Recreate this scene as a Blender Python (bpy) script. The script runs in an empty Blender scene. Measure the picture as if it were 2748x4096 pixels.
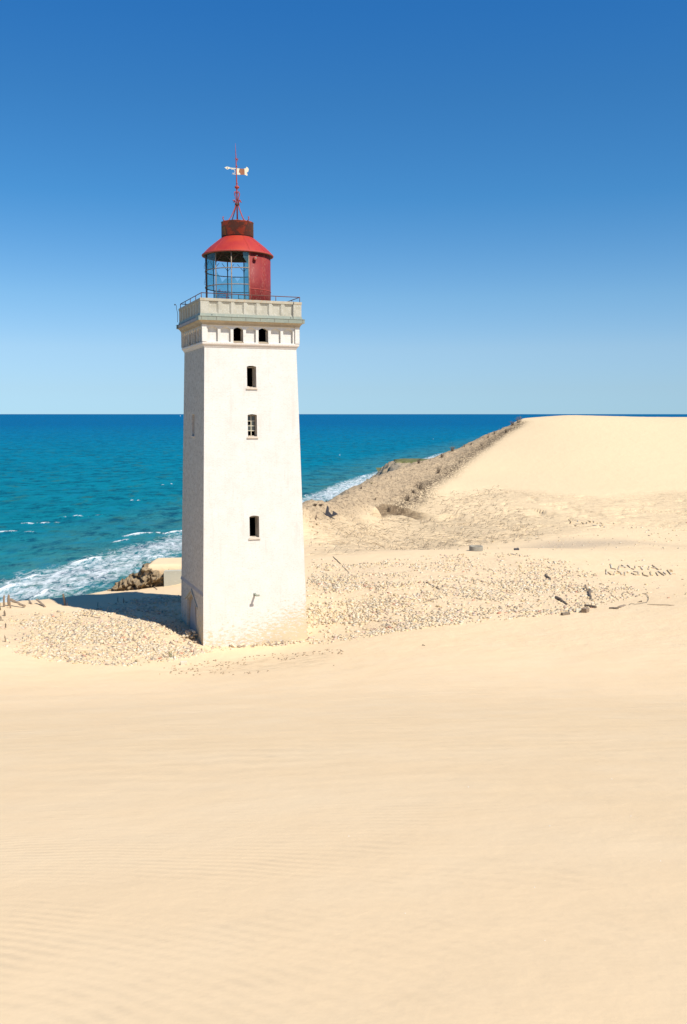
import bpy, math, random
import numpy as np
from mathutils import Vector

S = bpy.context.scene
COL = S.collection
R = math.radians
# ------------------------------------------------------------------ camera, sky, sun
F_PX, CAM_H = 3714.5, 12.87                      # focal length in photo pixels, eye height above the tower foot
PITCH = math.atan(392 / F_PX)
cam_d = bpy.data.cameras.new('camera'); cam = bpy.data.objects.new('camera', cam_d); COL.objects.link(cam)
cam_d.sensor_fit = 'VERTICAL'; cam_d.sensor_height = 36; cam_d.sensor_width = 24
cam_d.lens = 36 * F_PX / 4096
cam_d.clip_start = 0.1; cam_d.clip_end = 400000
cam.location = (0, 0, CAM_H); cam.rotation_euler = (math.pi / 2 - PITCH, 0, 0)
S.camera = cam

SUN_EL = R(51); SUN_DIR = Vector((.747 * math.cos(SUN_EL), -.664 * math.cos(SUN_EL), math.sin(SUN_EL))).normalized()
world = bpy.data.worlds.new('World'); S.world = world; world.use_nodes = True
wn = world.node_tree; wn.nodes.clear()
sky = wn.nodes.new('ShaderNodeTexSky'); sky.sky_type = 'NISHITA'; sky.sun_disc = False
sky.sun_elevation = SUN_EL; sky.sun_rotation = math.atan2(SUN_DIR.x, SUN_DIR.y)
sky.altitude = 60; sky.air_density = 0.9; sky.dust_density = 0.0; sky.ozone_density = 3.0
# grade of the sky by height above the horizon (deep clear blue above, pale blue at the horizon)
tcw = wn.nodes.new('ShaderNodeTexCoord'); sepw = wn.nodes.new('ShaderNodeSeparateXYZ'); rmp = wn.nodes.new('ShaderNodeValToRGB')
SKY = [(0.0, (0.303, 0.494, 0.812)), (.005, (0.303, 0.494, 0.812)), (.026, (0.363, 0.507, 0.733)), (.068, (0.474, 0.586, 0.72)), (.12, (0.43, 0.619, 0.738)), (.218, (0.231, 0.564, 0.762)), (.307, (0.189, 0.549, 0.786)), (.384, (0.147, 0.548, 0.863)), (1.0, (.18, .50, .80))]
while len(rmp.color_ramp.elements) < len(SKY): rmp.color_ramp.elements.new(.5)
for i_, (p_, c_) in enumerate(SKY): rmp.color_ramp.elements[i_].position = p_; rmp.color_ramp.elements[i_].color = (*c_, 1)
hsv = wn.nodes.new('ShaderNodeMix'); hsv.data_type = 'RGBA'; hsv.blend_type = 'MULTIPLY'; hsv.inputs[0].default_value = 1
bg = wn.nodes.new('ShaderNodeBackground'); bg.inputs[1].default_value = 0.133
wo = wn.nodes.new('ShaderNodeOutputWorld')
wn.links.new(tcw.outputs['Generated'], sepw.inputs[0]); wn.links.new(sepw.outputs[2], rmp.inputs[0])
wn.links.new(sky.outputs[0], hsv.inputs[6]); wn.links.new(rmp.outputs[0], hsv.inputs[7]); wn.links.new(hsv.outputs[2], bg.inputs[0]); wn.links.new(bg.outputs[0], wo.inputs[0])

sun_d = bpy.data.lights.new('sun', 'SUN'); sun_d.energy = 5.0; sun_d.angle = R(0.5); sun_d.color = (1, .955, .88)
sun = bpy.data.objects.new('sun', sun_d); COL.objects.link(sun); sun.location = (40, -30, 60)
sun.rotation_euler = SUN_DIR.to_track_quat('Z', 'Y').to_euler()
S.view_settings.view_transform = 'Standard'; S.view_settings.look = 'None'
S.view_settings.exposure = 0.23; S.view_settings.gamma = 1.0

rng = np.random.default_rng(7); random.seed(7)

# ------------------------------------------------------------------ photo pixel <-> world
CP, SP = math.cos(PITCH), math.sin(PITCH)
def rays(px, py):
    a = (np.asarray(px, float) - 1374) / F_PX; b = -(np.asarray(py, float) - 2048) / F_PX
    return a, CP + b * SP, -SP + b * CP
def at_y(px, py, Y):
    a, b, c = rays(px, py); t = Y / b
    return a * t, b * t, CAM_H + c * t
def project(x, y, z):
    z = z - CAM_H
    d = y * CP - z * SP; h = y * SP + z * CP
    return 1374 + F_PX * x / d, 2048 - F_PX * h / d
def at_z(px, py, z):
    a, b, c = rays(px, py); t = (z - CAM_H) / c
    return np.stack([a * t, b * t], -1)

# ------------------------------------------------------------------ numpy noise
def _h(ix, iy, s):
    n = (ix.astype(np.int64) * 374761393 + iy.astype(np.int64) * 668265263 + s * 1442695041) & 0xffffffff
    n = ((n ^ (n >> 13)) * 1274126177) & 0xffffffff
    return ((n ^ (n >> 16)) & 0xffff) / 65535.0
def vnoise(x, y, s=0):
    x = np.asarray(x, float); y = np.asarray(y, float)
    ix, iy = np.floor(x), np.floor(y); fx, fy = x - ix, y - iy
    fx = fx * fx * (3 - 2 * fx); fy = fy * fy * (3 - 2 * fy)
    a = _h(ix, iy, s) * (1 - fx) + _h(ix + 1, iy, s) * fx
    b = _h(ix, iy + 1, s) * (1 - fx) + _h(ix + 1, iy + 1, s) * fx
    return (a * (1 - fy) + b * fy) * 2 - 1
def fbm(x, y, o=4, s=0):
    r = 0; a = .5
    for i in range(o):
        r = r + a * vnoise(x, y, s + i); x = x * 2.03 + 7.1; y = y * 2.03 + 3.7; a *= .5
    return r
def sdist(P, poly, closed=False):
    """distance of points to a polyline; with closed also the inside test"""
    P = np.asarray(P, float); poly = np.asarray(poly, float); n = len(poly)
    best = np.full(len(P), 1e18); side = np.zeros(len(P)); ins = np.zeros(len(P), bool)
    for i in range(n if closed else n - 1):
        a = poly[i]; b = poly[(i + 1) % n]; ab = b - a; ap = P - a
        t = np.clip((ap @ ab) / (ab @ ab), 0, 1); d = np.hypot(*(ap - t[:, None] * ab).T)
        cr = ab[0] * ap[:, 1] - ab[1] * ap[:, 0]
        m = d < best; best[m] = d[m]; side[m] = np.sign(cr[m])
        if closed:
            c = (a[1] > P[:, 1]) != (b[1] > P[:, 1])
            with np.errstate(divide='ignore', invalid='ignore'):
                ins ^= c & (P[:, 0] < (b[0] - a[0]) * (P[:, 1] - a[1]) / (b[1] - a[1] if b[1] != a[1] else 1e-9) + a[0])
    return np.where(ins, best, -best) if closed else best * side
def sstep(a, b, x):
    t = np.clip((x - a) / (b - a), 0, 1); return t * t * (3 - 2 * t)

# ------------------------------------------------------------------ land surface
SEA_Z = -44.0
K = 1.067
ctl = []
def cp_(px, py, d): ctl.append([float(v) for v in at_y(px, py, d * K)])
def cw(x, y, z): ctl.append([x, y, z])
for x in (-14, 0, 14):
    for y, z in ((0, 11.15), (10, 8.75), (20, 6.2), (30, 3.55)): cw(x, y, z + (.012 * x if y > 5 else 0))
for x in (-50, 50):
    for y, z in ((-20, 12), (10, 8.6), (30, 4)): cw(x, y, z + .02 * x)
for x, y, z in ((0, -25, 14), (0, -60, 16), (-60, -60, 14), (70, -60, 16), (120, -20, 14), (120, 50, 6), (110, 100, 4), (60, 60, 1.2), (80, 80, 1)): cw(x, y, z)
for a in ((2748, 2420, 50), (2300, 2470, 48), (2000, 2510, 46.5), (1600, 2545, 45), (1300, 2600, 43.5), (813, 2690, 41.5), (500, 2675, 42), (200, 2640, 43), (0, 2600, 43.5),
          (-400, 2520, 46), (3100, 2380, 52),
          (812, 2583, 47.5), (1231, 2553, 49.6), (765, 2520, 50.5), (722, 2466, 53.5),
          (300, 2560, 46.5), (0, 2500, 49.5), (400, 2500, 50.5), (560, 2450, 53.5), (650, 2500, 50),
          (40, 2420, 56.3), (150, 2414, 56.8), (262, 2418, 56.8), (130, 2413, 57), (340, 2437, 55.5),
          (340, 2396, 60.5), (450, 2383, 62), (600, 2362, 64), (715, 2350, 64), (440, 2369, 65.5), (600, 2352, 66), (715, 2300, 68.5), (660, 2335, 67.5),
          (1600, 2400, 54), (2300, 2400, 55), (2748, 2350, 58), (1600, 2300, 62), (2300, 2300, 64), (2748, 2270, 68), (1240, 2400, 56), (1240, 2300, 64), (1240, 2228, 73),
          (1520, 2203, 76), (1700, 2199, 77), (2000, 2196, 78), (2300, 2199, 78), (2748, 2196, 80), (3200, 2190, 82),
          (1520, 2193, 85), (1800, 2188, 87), (2300, 2190, 87), (2748, 2188, 88),
          (1240, 2190, 79), (1240, 2120, 84), (1300, 2070, 88), (1500, 2110, 94), (1500, 2020, 104), (1700, 2110, 99), (1700, 1990, 115),
          (2000, 2110, 99), (2300, 2110, 99), (2748, 2110, 99), (2000, 1980, 117), (2300, 1970, 118), (2748, 1965, 119), (3200, 1960, 120),
          (2300, 1800, 146), (2700, 1800, 146), (2100, 1810, 147), (1900, 1860, 139), (1800, 1905, 132), (2350, 1710, 163), (2700, 1710, 163), (2180, 1720, 163), (3200, 1700, 163)): cp_(*a)
sil = [(1214, 2042, 86), (1280, 2007, 92), (1389, 1979, 103), (1453, 1950, 112), (1544, 1910, 123), (1625, 1875, 133), (1694, 1847, 142), (1745, 1832, 147), (1808, 1806, 152),
       (1849, 1794, 156), (1940, 1752, 163), (1992, 1726, 167), (2032, 1713, 170), (2094, 1682, 173)]
crest = [(2180, 1669, 175), (2261, 1661, 176), (2350, 1662, 177), (2454, 1665, 178), (2748, 1668, 180), (3200, 1672, 182)]
for a in sil + crest: cp_(*a)
for a in sil: # keep the back of the ridge level-ish: the coastal cliff takes over there
    p = at_y(a[0], a[1], a[2] * K); cw(float(p[0]) - 14, float(p[1]) + 10, float(p[2]) - 1.5)
for x, y in ((40, 215), (70, 222), (100, 225), (150, 235)): cw(x, y, 6)
for x, y in ((60, 300), (120, 320), (200, 300), (220, 180)): cw(x, y, 1)
for x, y, z in ((-60, 20, 3), (-60, 60, 0), (-40, 100, -1), (-10, 110, 0), (-13, 84, -1.6), (-9, 90, -1.2)): cw(x, y, z)
ctl = np.array(ctl)
def _phi(r2): return r2 * np.log(r2 + 1e-6) * .5
_S = 50.0
C2 = ctl[:, :2] / _S
_n = len(ctl)
A = np.zeros((_n + 3, _n + 3)); A[:_n, :_n] = _phi(((C2[:, None] - C2[None]) ** 2).sum(-1)) + np.eye(_n) * 2e-4
A[:_n, _n] = 1; A[:_n, _n + 1:] = C2; A[_n, :_n] = 1; A[_n + 1:, :_n] = C2.T
_wt = np.linalg.solve(A, np.concatenate([ctl[:, 2], [0, 0, 0]]))
def rbf(x, y):
    q = np.stack([x, y], -1) / _S; out = np.empty(len(q))
    for i in range(0, len(q), 40000):
        s = q[i:i + 40000]; d = ((s[:, None] - C2[None]) ** 2).sum(-1)
        out[i:i + 40000] = _phi(d) @ _wt[:_n] + _wt[_n] + s @ _wt[_n + 1:]
    return out
GX = np.arange(-80, 240.1, .8); GY = np.arange(-80, 330.1, .8)
_gx, _gy = np.meshgrid(GX, GY)
GZ = rbf(_gx.ravel(), _gy.ravel()).reshape(_gx.shape)
def base(x, y):
    fx = np.clip((np.asarray(x, float) - GX[0]) / .8, 0, len(GX) - 1.001); fy = np.clip((np.asarray(y, float) - GY[0]) / .8, 0, len(GY) - 1.001)
    ix = fx.astype(int); iy = fy.astype(int); fx = fx - ix; fy = fy - iy
    return (GZ[iy, ix] * (1 - fx) + GZ[iy, ix + 1] * fx) * (1 - fy) + (GZ[iy + 1, ix] * (1 - fx) + GZ[iy + 1, ix + 1] * fx) * fy
# line along which the land breaks down to the beach
edge = [(-95, -120), (-70, -30), (-48, 20), (-33, 45), (-25.5, 58), (-21, 64), (-18.8, 69), (-16.5, 75), (-10, 84)]
edge += [tuple(float(v) for v in at_y(a[0], a[1], a[2] * K)[:2]) for a in sil]
edge += [(42, 205), (60, 240), (95, 330), (150, 520), (260, 900), (500, 1800)]
def land(x, y, fine=True):
    x = np.asarray(x, float); y = np.asarray(y, float)
    z = base(x, y)
    s = -sdist(np.stack([x, y], -1), edge) # >0 inland
    if fine:
        z = z + fine_h(x, y, s)
    o = np.maximum(0, -s)                   # beyond the edge: steepening cliff, then beach, then sea bed
    o2 = o + 1.2 * fbm(x * .12, y * .12, 3, 5) * np.minimum(1, o / 4)
    drop = np.where(o2 < 4, .105 * o2 ** 2, 1.68 + .84 * (o2 - 4))
    z = z - drop
    cl = SEA_Z + 3.5 - .09 * np.maximum(0, o - 52)
    z = np.maximum(z, cl + .3 * fbm(x * .2, y * .2, 2, 8))
    far = sstep(250, 330, np.hypot(x, y)); z = z * (1 - far) + np.where(s > 0, 0.0, z) * far
    return z
Z_scarp = Z_grey = None
def raycast(px, py):
    """first hit of photo rays with the land"""
    px = np.atleast_1d(np.asarray(px, float)); py = np.atleast_1d(np.asarray(py, float))
    a, b, c = rays(px, py); t = np.full(len(px), 2.0); hit = np.zeros(len(px), bool)
    for _ in range(1400):
        x, y, z = a * t, b * t, CAM_H + c * t
        g = z - base(x, y)
        hit |= g <= 0
        if hit.all(): break
        t = np.where(hit, t, t + np.clip(g * .9, .03, 3))
        if (t > 260).all(): break
    return np.stack([a * t, b * t], -1)
def poly_px(pts):
    p = np.array(pts, float); return raycast(p[:, 0], p[:, 1])
_so = [[float(v) for v in at_y(a[0], a[1], a[2] * K)[:2]] for a in sil]
GREY = np.concatenate([np.array([[x - 4, y + 1.5] for x, y in _so]), poly_px([(2082, 1694), (1877, 1830), (1797, 1893), (1699, 1955), (1653, 2010), (1560, 2040), (1500, 2065), (1400, 2105), (1300, 2130), (1228, 2110)])])
SCARP = poly_px([(1228, 2085), (1400, 2065), (1500, 2045), (1660, 1990), (1750, 1975), (2000, 1945), (2250, 1975), (2400, 1985), (2600, 1965), (2748, 1955), (3000, 1950), (3000, 2120), (2748, 2120), (2500, 2110), (2300, 2140), (1900, 2180), (1600, 2200), (1400, 2215), (1235, 2222)])
GRAVEL = poly_px([(1990, 2192), (2120, 2162), (2260, 2148), (2500, 2150), (2748, 2180), (2748, 2190), (2600, 2182), (2450, 2190), (2230, 2194)])
RUB_L = poly_px([(-60, 2440), (-60, 2590), (60, 2612), (200, 2640), (420, 2662), (560, 2662), (700, 2640), (815, 2612), (900, 2600), (1000, 2590), (1100, 2585), (1228, 2565), (1228, 2480), (900, 2420), (735, 2380), (640, 2384), (540, 2400), (430, 2418), (300, 2450)])
RUB_R = poly_px([(1240, 2240), (1500, 2245), (1700, 2225), (2000, 2212), (2250, 2240), (2400, 2300), (2560, 2360), (2500, 2398), (2300, 2445), (2100, 2470), (1800, 2500), (1500, 2545), (1300, 2580), (1235, 2570)])
DEBZ = poly_px([(860, 2640), (1000, 2625), (1150, 2612), (1300, 2600), (1380, 2600), (1330, 2660), (1200, 2680), (1000, 2695), (780, 2700), (600, 2695), (450, 2690), (700, 2665)])
BANK = poly_px([(1500, 2034), (1530, 2016), (1580, 2022), (1630, 2036), (1690, 2052), (1740, 2056)])
BANK2 = poly_px([(2195, 2046), (2225, 2052), (2250, 2060)]); BANK3 = poly_px([(2275, 2030), (2340, 2038), (2400, 2052), (2450, 2072)])
INNER = poly_px([(2078, 1694), (1960, 1768), (1877, 1826), (1797, 1890), (1699, 1953), (1653, 2007), (1580, 2030)])
def carve(P):
    out = 0; strip = 0
    for B, D in ((BANK, 1.0), (BANK2, .5), (BANK3, .22)):
        d = sdist(P, B) + .12 * fbm(P[:, 0] * 1.3, P[:, 1] * 1.3, 3, 203); L0 = np.hypot(*(P - B[0]).T); L1 = np.hypot(*(P - B[-1]).T)
        f = -d                                             # >0 on the near side of the line
        tp = sstep(.1, 1.2, L0) * sstep(.3, 3.0, L1)
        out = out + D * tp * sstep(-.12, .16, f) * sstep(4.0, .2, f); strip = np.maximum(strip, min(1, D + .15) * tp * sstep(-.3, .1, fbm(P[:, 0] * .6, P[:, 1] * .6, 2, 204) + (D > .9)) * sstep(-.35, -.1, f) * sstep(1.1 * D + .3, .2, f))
    return out, strip
def fine_h(x, y, s):
    P = np.stack([x, y], -1)
    near = y < 40
    h = .10 * fbm(x * .22, y * .22, 3, 11) * sstep(6, 30, y) * (1 - .6 * sstep(36, 44, y))
    h = h + .035 * fbm(x * .9, y * .9, 3, 12) * sstep(34, 46, y)
    m = sstep(-2.5, 3.0, sdist(P, SCARP, True)) * (y > 60)
    # wind-cut layers: short steps running across the slope
    u = x * .94 + y * .34; v = y - x * .12
    lay = fbm(u * .16, v * .45, 4, 21); lay2 = fbm(u * .5, v * 2.2, 3, 22)
    st = np.abs(lay); stp = np.floor((lay + v * .30) * 2.4) ; fr = (lay + v * .30) * 2.4 - stp; brk = sstep(-.12, .22, fbm(u * .35, v * .5, 3, 24))
    h = h + m * (.30 * brk * (sstep(.70, 1.0, fr) - fr) + .10 * lay2 * (.4 + sstep(0, .4, fbm(x * .08, y * .08, 2, 23) + .1)))
    g = sstep(-1.0, 2.0, sdist(P, GREY, True)) * (y > 60)
    h = h + g * (.26 * fbm(x * .7, y * .35, 4, 31) + .24 * np.abs(fbm(x * 1.3, y * .6, 4, 32)))
    h = h - carve(P)[0]
    r = (sstep(-.5, 2.0, sdist(P, RUB_L, True)) + sstep(-.5, 2, sdist(P, RUB_R, True)))
    h = h + r * .07 * fbm(x * 1.1, y * 1.1, 3, 41)
    return h

# ------------------------------------------------------------------ scene helpers
def tag(o, label=None, cat=None, group=None, kind=None):
    if label: o['label'] = label
    if cat: o['category'] = cat
    if group: o['group'] = group
    if kind: o['kind'] = kind
    return o
def empty(name, loc=(0, 0, 0), rz=0):
    o = bpy.data.objects.new(name, None); COL.objects.link(o); o.location = loc; o.rotation_euler = (0, 0, rz)
    o.empty_display_size = .2; return o
def mesh_np(name, V, Fq, mats, parent=None, attrs=None, smooth=False):
    """fast mesh from numpy verts and quads"""
    me = bpy.data.meshes.new(name); V = np.asarray(V, np.float32); Fq = np.asarray(Fq, np.int32)
    me.vertices.add(len(V)); me.vertices.foreach_set('co', V.ravel())
    k = Fq.shape[1]
    me.loops.add(Fq.size); me.loops.foreach_set('vertex_index', Fq.ravel())
    me.polygons.add(len(Fq)); me.polygons.foreach_set('loop_start', np.arange(0, Fq.size, k, dtype=np.int32))
    if smooth: me.polygons.foreach_set('use_smooth', np.ones(len(Fq), bool))
    me.update(calc_edges=True)
    for n, (dom, typ, val) in (attrs or {}).items():
        a = me.attributes.new(n, typ, dom)
        a.data.foreach_set('vector' if typ == 'FLOAT_VECTOR' else ('color' if typ == 'FLOAT_COLOR' else 'value'), np.asarray(val, np.float32).ravel())
    for m in (mats if isinstance(mats, (list, tuple)) else [mats]): me.materials.append(m)
    o = bpy.data.objects.new(name, me); COL.objects.link(o); o.parent = parent; return o
class MB:
    def __init__(s): s.v = []; s.f = []; s.uv = []; s.sm = []
    def face(s, pts, uv=None, sm=False):
        i = len(s.v); s.v += [tuple(p) for p in pts]; s.f.append(tuple(range(i, i + len(pts)))); s.uv.append(uv or [(p[0] + p[1], p[2]) for p in pts]); s.sm.append(sm)
    def box(s, x0, x1, y0, y1, z0, z1, fn=None):
        c = [(x, y, z) for z in (z0, z1) for y in (y0, y1) for x in (x0, x1)]
        if fn: c = [fn(*p) for p in c]
        for q in ((0, 2, 3, 1), (4, 5, 7, 6), (0, 1, 5, 4), (2, 6, 7, 3), (0, 4, 6, 2), (1, 3, 7, 5)): s.face([c[i] for i in q])
    def tube(s, pts, r, n=8, cap=True, sm=True, flat=1.0):
        pts = [Vector(p) for p in pts]; m = len(pts); rs = r if isinstance(r, (list, tuple)) else [r] * m
        rings = []; up = None
        for i, p in enumerate(pts):
            t = (pts[min(i + 1, m - 1)] - pts[max(i - 1, 0)])
            if t.length < 1e-9: t = Vector((0, 0, 1))
            t.normalize()
            if up is None: up = Vector((0, 0, 1)) if abs(t.z) < .9 else Vector((1, 0, 0))
            a = t.cross(up).normalized(); b = a.cross(t).normalized(); up = b
            rings.append([p + a * math.cos(2 * math.pi * k / n) * rs[i] + b * math.sin(2 * math.pi * k / n) * rs[i] * flat for k in range(n)])
        i0 = len(s.v)
        for rg in rings: s.v += [tuple(q) for q in rg]
        for i in range(m - 1):
            for k in range(n):
                k2 = (k + 1) % n; f = (i0 + i * n + k, i0 + i * n + k2, i0 + (i + 1) * n + k2, i0 + (i + 1) * n + k)
                s.f.append(f); s.uv.append([(k / n, i)] * 4); s.sm.append(sm)
        if cap:
            s.f.append(tuple(i0 + k for k in range(n))[::-1]); s.uv.append([(0, 0)] * n); s.sm.append(False)
            s.f.append(tuple(i0 + (m - 1) * n + k for k in range(n))); s.uv.append([(0, 0)] * n); s.sm.append(False)
    def lathe(s, prof, a0=0, a1=360, n=64, c=(0, 0), sm=True, closed_prof=False):
        """profile of (radius, z) turned about a vertical axis; angle 0 faces -y, grows towards +x"""
        full = abs(a1 - a0) >= 359.9; m = n if full else n + 1; i0 = len(s.v); P = len(prof)
        for k in range(m):
            a = R(a0 + (a1 - a0) * k / n)
            for r, z in prof: s.v.append((c[0] + r * math.sin(a), c[1] - r * math.cos(a), z))
        for k in range(n):
            k2 = (k + 1) % m
            for j in range(P if closed_prof else P - 1):
                j2 = (j + 1) % P
                s.f.append((i0 + k * P + j, i0 + k2 * P + j, i0 + k2 * P + j2, i0 + k * P + j2))
                ua = R(a0 + (a1 - a0) * k / n) * 2; ub = R(a0 + (a1 - a0) * (k + 1) / n) * 2
                s.uv.append([(ua, prof[j][1]), (ub, prof[j][1]), (ub, prof[j2][1]), (ua, prof[j2][1])]); s.sm.append(sm)
    def build(s, name, mat, parent=None, loc=None, wear=None):
        me = bpy.data.meshes.new(name); me.from_pydata(s.v, [], s.f)
        uvl = me.uv_layers.new(name='UVMap'); flat = [c for f in s.uv for p in f for c in p]; uvl.data.foreach_set('uv', flat)
        me.polygons.foreach_set('use_smooth', s.sm); me.materials.append(mat); me.validate(); me.update()
        o = bpy.data.objects.new(name, me); COL.objects.link(o); o.parent = parent
        if loc is not None: o.location = loc
        if wear is not None:
            a = me.attributes.new('weather', 'FLOAT', 'FACE')
            a.data.foreach_set('value', [wear(p.normal, p.center) for p in me.polygons])
        return o
def copy_tree(o, parent=None):
    c = o.copy(); COL.objects.link(c); c.parent = parent
    for ch in list(o.children): copy_tree(ch, c)
    return c

# ------------------------------------------------------------------ materials
class NT:
    def __init__(s, name):
        s.m = bpy.data.materials.new(name); s.m.use_nodes = True; s.t = s.m.node_tree; s.n = s.t.nodes; s.l = s.t.links
        s.b = s.n['Principled BSDF']; s.out = s.n['Material Output']
    def new(s, t, **kw):
        n = s.n.new(t)
        for k, v in kw.items(): setattr(n, k, v)
        return n
    def uvx(s): pass
    def val(s, sock, v):
        if hasattr(v, 'links') or hasattr(v, 'is_output'): s.l.new(v, sock)
        else: sock.default_value = v
    def coord(s, which='Object', scale=(1, 1, 1), rot=(0, 0, 0)):
        tc = s.new('ShaderNodeTexCoord'); mp = s.new('ShaderNodeMapping'); mp.inputs['Scale'].default_value = scale; mp.inputs['Rotation'].default_value = rot
        s.l.new(tc.outputs[which], mp.inputs[0]); return mp.outputs[0]
    def noise(s, vec, scale=5, detail=4, rough=.55, dist=0):
        n = s.new('ShaderNodeTexNoise'); s.l.new(vec, n.inputs['Vector']); n.inputs['Scale'].default_value = scale
        n.inputs['Detail'].default_value = detail; n.inputs['Roughness'].default_value = rough; n.inputs['Distortion'].default_value = dist; return n.outputs['Fac']
    def ramp(s, fac, stops):
        r = s.new('ShaderNodeValToRGB'); e = r.color_ramp.elements
        while len(e) < len(stops): e.new(.5)
        for i, (p, c) in enumerate(stops):
            e[i].position = p; e[i].color = (*c, 1) if len(c) == 3 else c
        s.l.new(fac, r.inputs[0]); return r.outputs[0]
    def rng_(s, fac, a, b, c=0., d=1.):
        r = s.new('ShaderNodeMapRange'); r.clamp = True; s.l.new(fac, r.inputs[0])
        for i, v in enumerate((a, b, c, d)): r.inputs[i + 1].default_value = v
        return r.outputs[0]
    def mix(s, fac, a, b):
        m = s.new('ShaderNodeMix', data_type='RGBA'); s.val(m.inputs[0], fac)
        for k, v in ((6, a), (7, b)):
            s.val(m.inputs[k], v if not isinstance(v, tuple) else ((*v, 1) if len(v) == 3 else v))
        return m.outputs[2]
    def math(s, op, a, b=0.):
        m = s.new('ShaderNodeMath', operation=op); s.val(m.inputs[0], a); s.val(m.inputs[1], b); return m.outputs[0]
    def bump(s, h, strength=.5, dist=.05, prev=None):
        b = s.new('ShaderNodeBump'); b.inputs['Strength'].default_value = strength; b.inputs['Distance'].default_value = dist
        s.l.new(h, b.inputs['Height'])
        if prev is not None: s.l.new(prev, b.inputs['Normal'])
        return b.outputs[0]
    def attr(s, name, out='Fac'):
        a = s.new('ShaderNodeAttribute'); a.attribute_name = name; return a.outputs[out]
    def fin(s, col=None, rough=None, nrm=None, **kw):
        if col is not None: s.val(s.b.inputs['Base Color'], col if not isinstance(col, tuple) else (*col, 1))
        if rough is not None: s.val(s.b.inputs['Roughness'], rough)
        if nrm is not None: s.l.new(nrm, s.b.inputs['Normal'])
        for k, v in kw.items(): s.val(s.b.inputs[k.replace('_', ' ')], v)
        return s.m

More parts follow.
